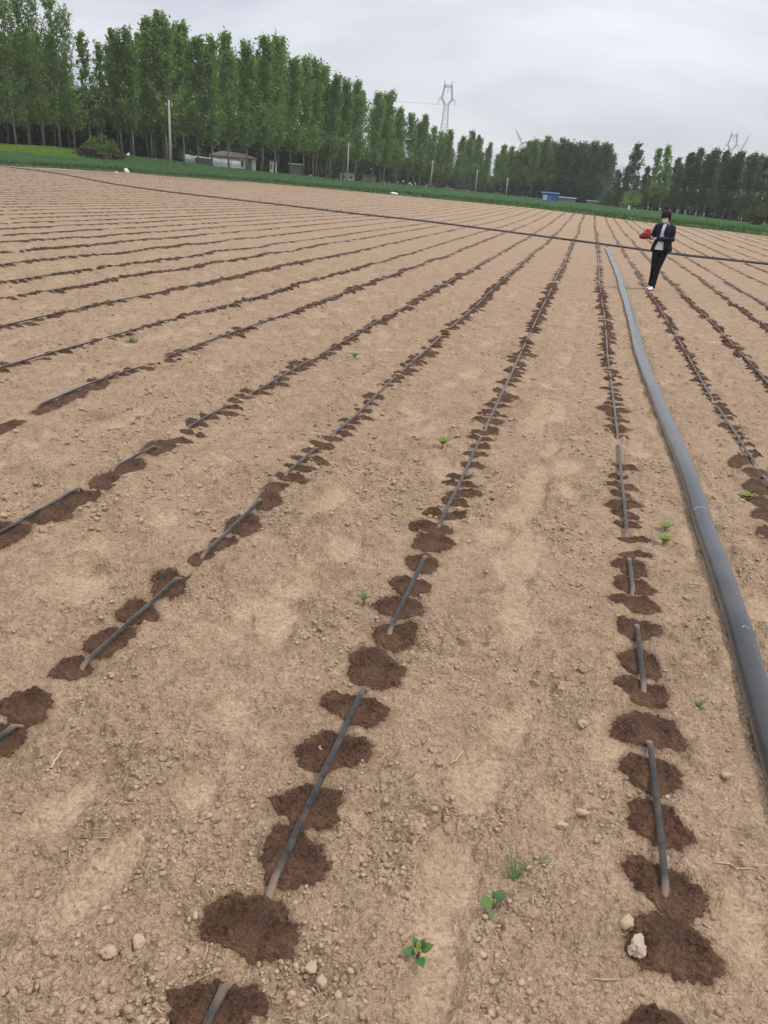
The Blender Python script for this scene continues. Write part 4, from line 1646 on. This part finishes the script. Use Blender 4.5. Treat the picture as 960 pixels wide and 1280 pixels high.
def turbine(hx, hy, D, tipx, tipy, label):
    b = bearing(hx, hy)
    X, Y = D * sin(b), D * cos(b)
    zb = land_z(X, Y)
    h = CAM_H + D * tan_el(hx, hy) - zb
    o = empty('wind_turbine', (X, Y, zb), -b)
    MB().loft([(0, 0, -1), (0, 0, h * .5), (0, 0, h)], [2.2, 1.8, 1.3], 12).build('tower', M['turbine'], o, True)
    MB().loft([(0, -3, h), (0, -1, h), (0, 4, h), (0, 7, h)], [1.1, 1.8, 1.8, 1.2], 10).build('nacelle', M['turbine'], o, True)
    MB().loft([(0, -5.6, h), (0, -4.4, h), (0, -3, h)], [.3, 1.3, 1.6], 10).build('hub', M['turbine'], o, True)
    zt = CAM_H + D * tan_el(tipx, tipy)
    lat = D * tan(bearing(tipx, tipy) - b)
    a0_ = atan2(zt - zb - h, lat)
    L = hypot(zt - zb - h, lat)
    for q in range(3):
        a = a0_ + q * 2 * pi / 3
        d = np.array([cos(a), 0, sin(a)])
        base = np.array([0, -4., h])
        MB().loft([base + d * L * t for t in (.0, .06, .2, .5, .8, 1.)], [(.7, .7), (.8, .6), (1.7, .4), (1.2, .28), (.75, .18), (.25, .1)], 8, ref=(0, 1, 0)).build('blade', M['turbine'], o, True)
    tag(o, label, 'wind turbine', 'wind turbines on the horizon')


turbine(653, 178, 880, 643.5, 160, 'wind turbine peeking over the trees left of the dense clump')
turbine(922, 196, 880, 938, 166, 'wind turbine blade slanting up behind the right-hand row')

# ------------------------------------------------------------------ sheds and huts


def at(px, py, D):
    b = bearing(px, py)
    X, Y = D * sin(b), D * cos(b)
    return X, Y, land_z(X, Y), -b


def span(xa, xb, y, D):
    return D * abs(tan(bearing(xb, y) - bearing(xa, y)))


# white farmhouse with brown hipped roof
D = 126 * K
X, Y, Zb, rz = at(291, 205, D)
W_ = span(263, 321, 205, D)
zt = CAM_H + D * tan_el(300, 197) - Zb
zr = CAM_H + D * tan_el(290, 188) - Zb
o = empty('white_house', (X, Y, Zb - .1), rz)
MB().box((0, 2.5, zt / 2), (W_, 5, zt)).build('wall', M['whitew'], o)
rf = MB()
hw = W_ / 2 + .35
rf.add([(-hw, -.4, zt), (hw, -.4, zt), (hw, 5.4, zt), (-hw, 5.4, zt), (-hw + 2.4, 2.5, zr), (hw - 2.0, 2.5, zr - .2), (-hw, -.4, zt + .12), (hw, -.4, zt + .12), (hw, 5.4, zt + .12), (-hw, 5.4, zt + .12)],
       [(0, 3, 2, 1), (0, 1, 7, 6), (1, 2, 8, 7), (2, 3, 9, 8), (3, 0, 6, 9), (6, 7, 5, 4), (7, 8, 5), (8, 9, 4, 5), (9, 6, 4)])
rf.build('roof', M['brownr'], o)
for q in (-2.2, 1.2):
    f = MB().box((q, -.03, zt * .55), (.9, .08, .9)).build('window', M['greyw'], o)
    MB().box((q, -.09, zt * .55), (.74, .04, .74)).build('pane', M['dark'], f)
dr = MB().box((2.6, -.03, .95), (.9, .08, 1.9)).build('door', M['greyw'], o)
tag(o, 'white-walled house with a low brown roof among the left poplars', 'house')

# plastic-covered tunnel in front of it
D = 118 * K
X, Y, Zb, rz = at(265, 207, D)
W_ = span(229, 302, 207, D)
hh = CAM_H + D * tan_el(250, 193.5) - Zb
o = empty('plastic_tunnel', (X, Y, Zb - .1), rz)
sk = MB()
nseg, V, Fc = 13, [], []
arc = [(cos(a) * 1.6, abs(sin(a)) ** .6) for a in np.linspace(pi, 0, 9)]
for i in range(nseg):
    t = i / (nseg - 1)
    xx = -W_ / 2 + W_ * t
    hq = hh * (1 - .22 * t) * (1 + .04 * sin(i * 2.3))
    for (yy_, zz_) in arc:
        V.append((xx, yy_ + 1.6, zz_ * hq))
for i in range(nseg - 1):
    for q in range(8):
        Fc.append((i * 9 + q, i * 9 + q + 1, (i + 1) * 9 + q + 1, (i + 1) * 9 + q))
Fc.append(tuple(range(8, -1, -1)))
Fc.append(tuple((nseg - 1) * 9 + q for q in range(9)))
sk.add(V, Fc)
sk.build('cover', M['whitep'], o)
MB().box((-W_ * .14, -.02, hh * .42), (2.6, .06, hh * .7)).build('grey_patch', M['greyw'], o)
for i in range(7):
    t = i / 6
    xx = -W_ / 2 + W_ * t
    hq = hh * (1 - .22 * t)
    MB().loft([(xx, y_ * 1.01 + 1.6, z_ * hq * 1.03) for (y_, z_) in arc], [.035] * 9, 5).build('hoop', M['steel'], o)
tag(o, 'low tunnel covered with white plastic sheet before the brown-roofed house', 'tunnel')

# far small sheds
for (xa, xb, ytop, yb, D, mat, roofm, lab) in [
    (337, 346, 201, 214, 126, 'whitew', 'greyw', 'narrow white shed right of the brown-roofed house'),
    (361, 377, 205, 217, 136, 'greyw', 'whitep', 'dark grey shed with pale roof behind the poplar trunks'),
    (425, 444, 216, 223, 153, 'whitew', 'greyw', 'low white shed beside the middle utility pole'),
    (452, 470, 219, 226, 166, 'brick', 'greyw', 'low reddish shed right of the middle utility pole'),
    (733, 748, 251, 256, 176, 'greyw', 'whitep', 'low pale wall-like shed right of the blue cabin'),
]:
    xm = (xa + xb) / 2
    D *= K
    X, Y, Zb, rz = at(xm, yb, D)
    W_ = span(xa, xb, yb, D)
    hh = CAM_H + D * tan_el(xm, ytop) - Zb
    o = empty('farm_shed', (X, Y, Zb - .1), rz)
    MB().box((0, 1.5, hh / 2), (W_, 3, hh)).build('wall', M[mat], o)
    MB().box((0, 1.5, hh + .1), (W_ + .4, 3.5, .18)).build('roof', M[roofm], o)
    for q in (-.28, .22):
        f = MB().box((q * W_, -.02, hh * .55), (min(.9, W_ * .22), .08, hh * .4)).build('window', M['whitep' if mat == 'brick' else 'greyw'], o)
        MB().box((q * W_, -.075, hh * .55), (min(.9, W_ * .22) * .78, .04, hh * .3)).build('pane', M['greyw'], f)
    tag(o, lab, 'shed', 'small sheds among the trunks')

# blue cabin
D = 160 * K
X, Y, Zb, rz = at(687, 250, D)
W_ = span(676, 697.5, 248, D)
hh = CAM_H + D * tan_el(687, 241) - Zb
o = empty('blue_cabin', (X, Y, Zb - .1), rz)
MB().box((0, 1.3, hh / 2), (W_, 2.6, hh)).build('wall', M['blue'], o)
MB().box((0, 1.2, hh + .12), (W_ + .3, 3.1, .26)).build('roof', M['lblue'], o)
f = MB().box((-W_ * .28, -.03, hh * .5), (.8, .08, .95)).build('window', M['whitew'], o)
MB().box((-W_ * .28, -.09, hh * .5), (.62, .04, .76)).build('pane', M['glass'], f)
f = MB().box((W_ * .02, -.03, hh * .42), (.12, .07, hh * .82)).build('door_frame', M['lblue'], o)
f = MB().box((W_ * .12, -.025, hh * .42), (.62, .05, hh * .8)).build('door', M['blue'], o)
tag(o, 'blue steel cabin with a light blue roof before the dense clump', 'cabin')
X, Y, Zb, rz = at(709, 250.5, D)
W_ = span(699, 720, 250, D)
hh = CAM_H + D * tan_el(709, 247) - Zb
o = empty('low_shed', (X, Y, Zb - .1), rz)
MB().box((0, 1.2, hh / 2), (W_, 2.2, hh)).build('wall', M['greyw'], o)
MB().box((0, 1.1, hh + .1), (W_ + .3, 2.7, .2)).build('roof', M['whitep'], o)
tag(o, 'low grey shed with a flat pale roof joined right of the blue cabin', 'shed')
X, Y, Zb, rz = at(786.5, 258, 140 * K)
o = empty('white_marker', (X, Y, Zb - .1), rz)
MB().box((0, 0, .42), (.36, .22, .84)).box((0, 0, .86), (.42, .28, .06)).build('block', M['whitew'], o)
tag(o, 'small white block standing in the crop right of the dense clump', 'marker')

# ------------------------------------------------------------------ litter


def litter(px, py, wpx, hpx, label, seed):
    d_ = ray(px, py)
    b = bearing(px, py)
    D = edge_r(b) - .6
    X, Y = D * sin(b), D * cos(b)
    sx = wpx / FPX * D * .5
    V, F = ico(3)
    r_ = 1 + .45 * (vn(V[:, 0] * 2.3 + seed, V[:, 1] * 2.3 + V[:, 2] * 2, seed) - .5) + .35 * (vn(V[:, 0] * 6 + seed, V[:, 2] * 6 + V[:, 1] * 4, seed + 1) - .5)
    V = V * r_[:, None] * np.array([sx, sx * .7, hpx / FPX * D * .5])
    V[:, 2] -= V[:, 2].min()
    V[:, 2] *= .9
    V[:, 0] += V[:, 2] * -.25
    o = link('plastic_bag', np_mesh('plastic_bag', V, F, False), M['plastic'], None, (X, Y, float(macro(X, Y)) - .01))
    tag(o, label, 'bag')


litter(159, 214, 5, 6, 'crumpled white plastic bag at the crop edge on the left', 3)
litter(493, 241, 8, 3.2, 'flat white plastic bag at the crop edge in the middle', 7)
litter(146, 214.5, 4, 1.6, 'small white plastic scrap just left of the crumpled bag', 9)

# ------------------------------------------------------------------ weeds


def leaf_shape(L, w_, kind):
    """leaf lying along +x from the origin, cupped"""
    n = 7
    V, F = [], []
    for i in range(n):
        t = i / (n - 1)
        if kind == 'round':
            hw = w_ * math.sqrt(max(0, 1 - (2 * t - 1) ** 2)) * (1.0 if t > .12 else .8)
        elif kind == 'grass':
            hw = w_ * (1 - t) ** .7 * (.5 + .5 * min(1, t * 6))
        else:
            hw = w_ * sin(pi * t ** .8) if t < 1 else 0
        hw = max(hw, .0004)
        z = .18 * L * sin(t * 2.2) if kind != 'grass' else 0
        V += [(L * t, -hw, z + hw * .25), (L * t, 0, z), (L * t, hw, z + hw * .25)]
    for i in range(n - 1):
        for q in (0, 1):
            F.append((i * 3 + q, (i + 1) * 3 + q, (i + 1) * 3 + q + 1, i * 3 + q + 1))
    return V, F


def leaf_mesh(L, w_, kind, th=.0012):
    V, F = leaf_shape(L, w_, kind)
    n = len(V)
    V2 = V + [(a, b, c - th) for a, b, c in V]
    F2 = F + [tuple(q + n for q in reversed(f)) for f in F]
    me = bpy.data.meshes.new('leaf')
    me.from_pydata(V2, [], F2)
    me.polygons.foreach_set('use_smooth', [True] * len(me.polygons))
    me.update()
    return me


def weed(px, py, leaves, mat, label, name='weed_seedling', stemh=.02):
    """leaves: (kind, length, halfwidth, azimuth, pitch, dx, dy, dz)"""
    gx, gy = gp(px, py)
    z = gz(gx, gy, True)
    o = empty(name, (gx, gy, z - .003))
    mb = MB()
    for (kind, L, hw, az_, pit, dx, dy, dz, *mm) in leaves:
        me = leaf_mesh(L, hw, kind)
        lo = link('leaf', me, M[mm[0] if mm else mat], o, (dx, dy, dz))
        lo.rotation_euler = (random.uniform(-.25, .25), -pit, az_)
        if kind != 'grass':
            mb.loft([(0, 0, -.01), (dx * .5, dy * .5, dz * .7), (dx, dy, dz)], [.0016, .0013, .001], 5)
    if mb.v:
        mb.build('stem', M['stem'], o, True)
    tag(o, label, 'weed')


weed(617, 1137, [('round', .034, .017, 3.6, .15, -.006, -.006, .026, 'weed'), ('round', .030, .015, 1.0, .35, .004, .004, .024, 'weedd'), ('oval', .022, .006, 2.0, .8, -.004, .012, .02, 'weedd'),
                 ('oval', .020, .006, 1.2, .7, .008, .014, .02, 'weedd'), ('oval', .026, .009, 4.6, -.1, -.004, -.014, .012, 'weedg')], 'weed', 'seedling with two round green leaves beside the path')
rw = random.Random(4)
weed(641, 1103, [('grass', rw.uniform(.05, .10), .0016, rw.uniform(.4, 2.4), rw.uniform(.3, 1.1), rw.uniform(-.006, .006), rw.uniform(-.006, .006), .002) for _ in range(18)], 'weedg',
     'thin grey-green grass tuft just above the round-leaved seedling', 'grass_tuft')
weed(672, 1080, [('grass', rw.uniform(.03, .06), .0013, rw.uniform(-.5, 2.4), rw.uniform(.1, .6), rw.uniform(-.01, .01), rw.uniform(-.01, .01), .002) for _ in range(9)], 'weedg',
     'wispy grass sprig right of the grass tuft', 'grass_tuft')
weed(522, 1198, [('oval', .034, .012, 3.5, .2, -.006, -.002, .024, 'weedd'), ('oval', .032, .012, 5.2, .1, .004, -.008, .022, 'weedd'), ('oval', .034, .011, .5, .4, .006, .003, .028, 'weed'),
                 ('oval', .026, .009, 1.2, .9, .003, .008, .03, 'weedd'), ('oval', .028, .009, 2.4, .7, -.004, .006, .03, 'weed'), ('oval', .020, .007, 1.8, .6, 0, .002, .036, 'weedy'),
                 ('oval', .018, .006, 4.0, .5, 0, 0, .034, 'weedy')], 'weed', 'bushy little green seedling at bottom centre')
weed(872, 885, [('grass', rw.uniform(.03, .055), .0017, rw.uniform(0, 6.28), rw.uniform(.3, 1.1), rw.uniform(-.006, .006), rw.uniform(-.006, .006), .002) for _ in range(16)], 'weedg',
     'small green grass tuft between the right tape and grey hose', 'grass_tuft')
weed(455, 753, [('oval', .030, .009, a, .5, .004 * cos(a), .004 * sin(a), .022) for a in (.4, 1.7, 3.0, 4.4)], 'weed', 'tiny green seedling left of the middle tape')
weed(553, 560, [('round', .055, .020, a, .5, .006 * cos(a), .006 * sin(a), .035) for a in (.5, 1.9, 3.4, 5.0)], 'weedy', 'bright yellow-green seedling between the two middle rows')
weed(831, 664, [('oval', .050, .015, a, .4, .006 * cos(a), .006 * sin(a), .02) for a in (.2, 1.2, 2.2, 3.2, 4.6)], 'weedy', 'upper of two yellowish seedlings left of the grey hose')
weed(829, 681, [('oval', .050, .016, a, .4, .006 * cos(a), .006 * sin(a), .02) for a in (.5, 1.7, 2.9, 4.0, 5.4)], 'weedy', 'lower of two yellowish seedlings left of the grey hose')
weed(934, 622, [('oval', .055, .017, a, .35, .006 * cos(a), .006 * sin(a), .02) for a in (.2, 1.4, 2.7, 3.9, 5.2)], 'weedy', 'yellowish seedling on the row right of the grey hose')
weed(443, 452, [('oval', .06, .014, a, .25, .01 * cos(a), .01 * sin(a), .02) for a in np.arange(0, 6.2, .7)], 'weedg', 'flat grey-green weed in the middle distance left of centre')
weed(166, 428, [('grass', rw.uniform(.06, .11), .004, rw.uniform(0, 6.28), rw.uniform(.4, 1.2), rw.uniform(-.04, .04), rw.uniform(-.03, .03), .002) for _ in range(26)], 'weedd',
     'dark green grass clump on a tape at far left', 'grass_tuft')

# ------------------------------------------------------------------ person


def remeshed(mb, name, mat, parent, vox=.012, smooth=6):
    me = mb.mesh(name)
    o = bpy.data.objects.new(name, me)
    col.objects.link(o)
    md = o.modifiers.new('r', 'REMESH')
    md.mode = 'VOXEL'
    md.voxel_size = vox
    ms = o.modifiers.new('s', 'SMOOTH')
    ms.iterations = smooth
    ms.factor = .5
    dg = bpy.context.evaluated_depsgraph_get()
    dg.update()
    m2 = bpy.data.meshes.new_from_object(o.evaluated_get(dg))
    bpy.data.objects.remove(o, do_unlink=True)
    m2.name = name
    m2.polygons.foreach_set('use_smooth', [True] * len(m2.polygons))
    m2.materials.clear()
    return link(name, m2, mat, parent)


def build_person():
    gx, gy = gp(815.5, 362)
    z = gz(gx, gy)
    face = atan2(-gx, -gy)          # towards the camera
    o = empty('person', (gx, gy, z), -.36)
    o.scale = (.96, .96, .96)
    tag(o, 'person in dark jacket and white shirt with face mask holding red things', 'person')
    # joints: x image right, y away from camera
    hipR, hipL = (-.085, .0, .86), (.085, .01, .86)
    knR, knL = (-.060, -.05, .47), (.040, -.06, .47)
    anR, anL = (-.085, .08, .085), (.012, -.10, .085)
    shR, shL = (-.165, .0, 1.335), (.165, .0, 1.335)
    elR, elL = (-.235, -.05, 1.09), (.225, -.06, 1.09)
    wrR, wrL = (-.20, -.25, 1.12), (-.105, -.245, 1.085)
    body = MB()
    body.loft([(0, .01, .80), (0, .01, .92), (0, .0, 1.06), (0, .0, 1.22), (0, .005, 1.34), (0, .0, 1.39), (0, -.012, 1.45)],
              [(.14, .10), (.155, .11), (.125, .095), (.15, .105), (.14, .09), (.06, .06), (.05, .052)], 16, ref=(0, 1, 0))
    for h_, k_, a_ in ((hipR, knR, anR), (hipL, knL, anL)):
        body.loft([h_, ((h_[0] + k_[0]) / 2, (h_[1] + k_[1]) / 2, (h_[2] + k_[2]) / 2), k_, ((k_[0] + a_[0]) / 2, (k_[1] + a_[1]) / 2 + .01, (k_[2] + a_[2]) / 2 + .04), a_, (a_[0], a_[1] - .02, .04)],
                  [.085, .072, .055, .052, .038, .035], 12)
        body.loft([(a_[0], a_[1] + .05, .035), (a_[0], a_[1] - .05, .04), (a_[0], a_[1] - .15, .028)], [.03, .038, .028], 10)
    for s_h, e_, w_ in ((shR, elR, wrR), (shL, elL, wrL)):
        body.loft([(s_h[0] * .7, s_h[1], s_h[2] - .01), s_h, e_, w_], [.05, .05, .04, .026], 10)
    # head, tipped down and a little to the image left
    hc = np.array([-.012, -.045, 1.535])
    def HT(v, al=.36, ps=-.12):
        x_, y_, z_ = v
        y_, z_ = y_ * cos(al) - z_ * sin(al), y_ * sin(al) + z_ * cos(al)
        return hc + np.array((x_ * cos(ps) - y_ * sin(ps), x_ * sin(ps) + y_ * cos(ps), z_))
    body.loft([HT(p) for p in ((0, .02, -.115), (0, -.028, -.100), (0, -.022, -.06), (0, -.006, 0), (0, .006, .055), (0, .01, .10), (0, .012, .118))],
              [(.03, .03), (.045, .05), (.062, .076), (.073, .092), (.069, .085), (.042, .052), (.012, .015)], 18, ref=(0, 1, 0))
    body.loft([HT((0, -.085, .015)), HT((0, -.105, -.025)), HT((0, -.09, -.035))], [.010, .016, .012], 8)     # nose
    for s in (-1, 1):
        body.loft([HT((s * .070, .015, .02)), HT((s * .084, .022, 0)), HT((s * .074, .016, -.03))], [.012, .016, .010], 8)
    # hands: palm, four fingers, thumb
    def hand(mb, w_, d_, side):
        w_ = np.array(w_)
        d_ = np.array(d_, float)
        d_ /= np.linalg.norm(d_)
        sd2 = np.cross(d_, (0, 0, 1))
        sd2 /= np.linalg.norm(sd2)
        mb.loft([w_, w_ + d_ * .04, w_ + d_ * .085], [(.022, .016), (.038, .015), (.036, .013)], 10)
        for q, (of, L) in enumerate(((-.027, .062), (-.009, .074), (.009, .07), (.027, .055))):
            p = w_ + d_ * .08 + sd2 * of
            mb.loft([p, p + d_ * L * .5 + np.array((0, 0, -.008)), p + d_ * L * .8 + np.array((0, 0, -.032))], [.009, .0085, .007], 7)
        p = w_ + d_ * .025 + sd2 * side * .03
        mb.loft([p, p + sd2 * side * .025 + d_ * .025, p + sd2 * side * .02 + d_ * .06], [.011, .010, .008], 7)
    hand(body, wrR, (-.45, -.6, .10), -1)
    hand(body, wrL, (-.9, -.25, .12), 1)
    remeshed(body, 'body', M['skin'], o, .008, 3)
    # trousers
    tr = MB()
    tr.loft([(0, .01, .78), (0, .01, .86), (0, .008, .98)], [(.155, .115), (.178, .125), (.158, .112)], 16, ref=(0, 1, 0))
    for h_, k_, a_ in ((hipR, knR, anR), (hipL, knL, anL)):
        tr.loft([h_, ((h_[0] + k_[0]) / 2, (h_[1] + k_[1]) / 2, (h_[2] + k_[2]) / 2), k_, ((k_[0] + a_[0]) / 2, (k_[1] + a_[1]) / 2 + .01, .28), (a_[0], a_[1] + .005, .10), (a_[0], a_[1] + .005, .055)],
                [.092, .080, .060, .056, .062, .068], 12)
    remeshed(tr, 'trousers', M['black'], o, .010, 5)
    # shirt (its tail hangs below the jacket)
    st = MB()
    st.loft([(-.02, .0, .86), (-.02, .0, .94), (-.01, .0, 1.1), (0, .0, 1.25), (0, .0, 1.37), (0, -.008, 1.405)],
            [(.165, .135), (.17, .135), (.145, .125), (.155, .125), (.11, .10), (.066, .066)], 18, ref=(0, 1, 0))
    remeshed(st, 'shirt', M['shirt'], o, .010, 3)
    # jacket: back and two open front panels plus sleeves
    jk = MB()
    zs = [.85, .93, 1.05, 1.18, 1.29, 1.36, 1.395]
    wa = [.232, .218, .185, .185, .195, .150, .085]
    wb = [.165, .158, .148, .148, .140, .110, .075]
    g0 = [.40, .36, .30, .26, .22, .26, .36]       # half opening at the front, radians from straight ahead
    g1 = [.62, .54, .40, .32, .26, .30, .40]
    n = 28
    Vj, Fj = [], []
    for z_, a_, b_, ga, gb in zip(zs, wa, wb, g0, g1):
        for inner in (0, 1):
            for q in range(n + 1):
                t = ga + (2 * pi - ga - gb) * q / n
                aa, bb = a_ - .014 * inner, b_ - .014 * inner
                Vj.append((aa * sin(t) + .012, -bb * cos(t), z_ + (.0 if z_ > .86 else .02 * cos(3 * t))))
    m = n + 1
    for i in range(len(zs) - 1):
        A, Bq = i * 2 * m, (i + 1) * 2 * m
        for q in range(n):
            Fj.append((A + q, A + q + 1, Bq + q + 1, Bq + q))
            Fj.append((A + m + q, Bq + m + q, Bq + m + q + 1, A + m + q + 1))
        Fj.append((A, Bq, Bq + m, A + m))
        Fj.append((A + n, A + m + n, Bq + m + n, Bq + n))
    for base, fl in ((0, 1), ((len(zs) - 1) * 2 * m, 0)):
        for q in range(n):
            f = (base + q, base + m + q, base + m + q + 1, base + q + 1)
            Fj.append(f if fl else f[::-1])
    jk.add(Vj, Fj)
    jacket = link('jacket', jk.mesh('jacket', True), M['navy'], o)
    for s_h, e_, w_ in ((shR, elR, wrR), (shL, elL, wrL)):
        sl = MB()
        s_h, e_, w_ = map(np.array, (s_h, e_, w_))
        end = e_ + (w_ - e_) * .92
        sl.loft([s_h * np.array((.62, 1, 1)) + np.array((0, 0, .005)), s_h + np.array((0, 0, -.015)), s_h + (e_ - s_h) * .5, e_ + np.array((0, .012, 0)), e_ + (w_ - e_) * .35, end],
                [.070, .074, .064, .058, .054, .047], 12)
        remeshed(sl, 'sleeve', M['navy'], jacket, .010, 5)
    # collar lapels
    for s in (-1, 1):
        MB().loft([(s * .055, -.055, 1.41), (s * .075, -.115, 1.34), (s * .055, -.150, 1.24), (s * .05, -.155, 1.16)], [(.012, .010), (.030, .010), (.022, .008), (.006, .006)], 8, ref=(0, 1, 0)).build('lapel', M['navy'], jacket, True)
    # mask, hair, eyes
    mk = MB()
    Vm, Fm = [], []
    rows_, cols_ = 6, 11
    for i in range(rows_):
        zz_ = -.098 + .088 * i / (rows_ - 1)
        f = i / (rows_ - 1)
        for q in range(cols_):
            t = (q / (cols_ - 1) - .5) * 2.3
            ra, rb = np.interp(f, [0, .5, 1], [.052, .071, .077]), np.interp(f, [0, .5, 1], [.088, .112, .108])
            Vm.append(tuple(HT((ra * sin(t), -.006 - rb * cos(t), zz_))))
    for i in range(rows_ - 1):
        for q in range(cols_ - 1):
            Fm.append((i * cols_ + q, i * cols_ + q + 1, (i + 1) * cols_ + q + 1, (i + 1) * cols_ + q))
    mk.add(Vm, Fm)
    mk.build('face_mask', M['mask'], o, True)
    for s in (-1, 1):
        MB().loft([HT((s * .028, -.088, .012)), HT((s * .028, -.094, .011))], [(.013, .006), (.010, .004)], 8, ref=(0, 0, 1)).build('eye', M['hair'], o, True)
    hr = MB()
    hr.loft([HT(p) for p in ((0, .035, -.085), (0, .035, -.04), (0, .022, .02), (0, .010, .06), (0, .010, .10), (0, .012, .136), (0, .012, .146))],
            [(.066, .046), (.088, .066), (.100, .094), (.108, .118), (.092, .104), (.05, .058), (.012, .014)], 18, ref=(0, 1, 0))
    hr.loft([HT((-.065, -.082, .048)), HT((0, -.104, .050)), HT((.065, -.082, .048))], [.024, .026, .024], 8)
    for s in (-1, 1):
        hr.loft([HT((s * .078, -.02, .05)), HT((s * .084, -.015, -.02)), HT((s * .078, .0, -.07))], [.022, .02, .012], 8)
    remeshed(hr, 'hair', M['hair'], o, .009, 3)
    # shoes
    for a_ in (anR, anL):
        sh = MB()
        sh.loft([(a_[0], a_[1] + .075, .05), (a_[0], a_[1] + .06, .055), (a_[0], a_[1] - .02, .055), (a_[0], a_[1] - .10, .045), (a_[0] - .005, a_[1] - .17, .034), (a_[0] - .005, a_[1] - .19, .03)],
                [(.015, .024), (.030, .040), (.034, .042), (.038, .034), (.033, .026), (.015, .014)], 12)
        remeshed(sh, 'shoe', M['shoe'], o, .009, 3)
    # things in the hands
    th = np.array(wrR) + np.array((-.035, -.075, .030))
    rot = Matrix.Rotation(.10, 4, 'Z')

    def held(name, mbp, mat, label, cat, parts=()):
        e = empty(name, o.matrix_basis @ Vector(tuple(th)), -.36)
        e.scale = (.96, .96, .96)
        mbp.build(name + '_body' if parts else 'case', mat, e, True)
        for pn, pm, pmat in parts:
            pm.build(pn, pmat, e, True)
        tag(e, label, cat)
    held('phone', MB().box((.0, -.01, .055), (.10, .016, .13)), M['red'], 'phone in a red case held up in the person\'s hand', 'phone',
         [('screen', MB().box((0, .001, .055), (.088, .008, .118)), M['dark'])])
    bagm = MB()
    bagm.loft([(.06, -.01, -.035), (.0, -.015, -.03), (-.08, -.02, -.035), (-.15, -.02, -.045), (-.185, -.02, -.05)], [(.03, .03), (.055, .052), (.07, .062), (.052, .05), (.015, .02)], 14)
    top = MB().loft([(.03, -.015, .018), (-.05, -.02, .032), (-.13, -.02, .018)], [(.03, .018), (.05, .026), (.03, .016)], 12)
    strap = MB().loft([(-.02, -.015, .04), (-.06, -.02, .10), (-.11, -.02, .03)], [.008] * 3, 6)
    held('handbag', bagm, M['darkred'], 'dark red rounded bag hanging from the person\'s forearm', 'bag', [('flap', top, M['red']), ('strap', strap, M['black'])])


build_person()

# ------------------------------------------------------------------ haze
V = [(-1010, -1010, -6), (1010, -1010, -6), (1010, 1010, -6), (-1010, 1010, -6), (-1010, -1010, 150), (1010, -1010, 150), (1010, 1010, 150), (-1010, 1010, 150)]
me = bpy.data.meshes.new('haze')
me.from_pydata(V, [], [(0, 3, 2, 1), (4, 5, 6, 7), (0, 1, 5, 4), (1, 2, 6, 5), (2, 3, 7, 6), (3, 0, 4, 7)])
hm = bpy.data.materials.new('haze')
hm.use_nodes = True
t = hm.node_tree
t.nodes.clear()
pv = N(t, 'ShaderNodeVolumePrincipled', i_Density=0.00027, i_Color=(.86, .88, .93, 1))
ou = N(t, 'ShaderNodeOutputMaterial')
t.links.new(pv.outputs[0], ou.inputs['Volume'])
tag(link('haze', me, hm), 'thin pale haze in the air', 'haze', None, 'stuff')
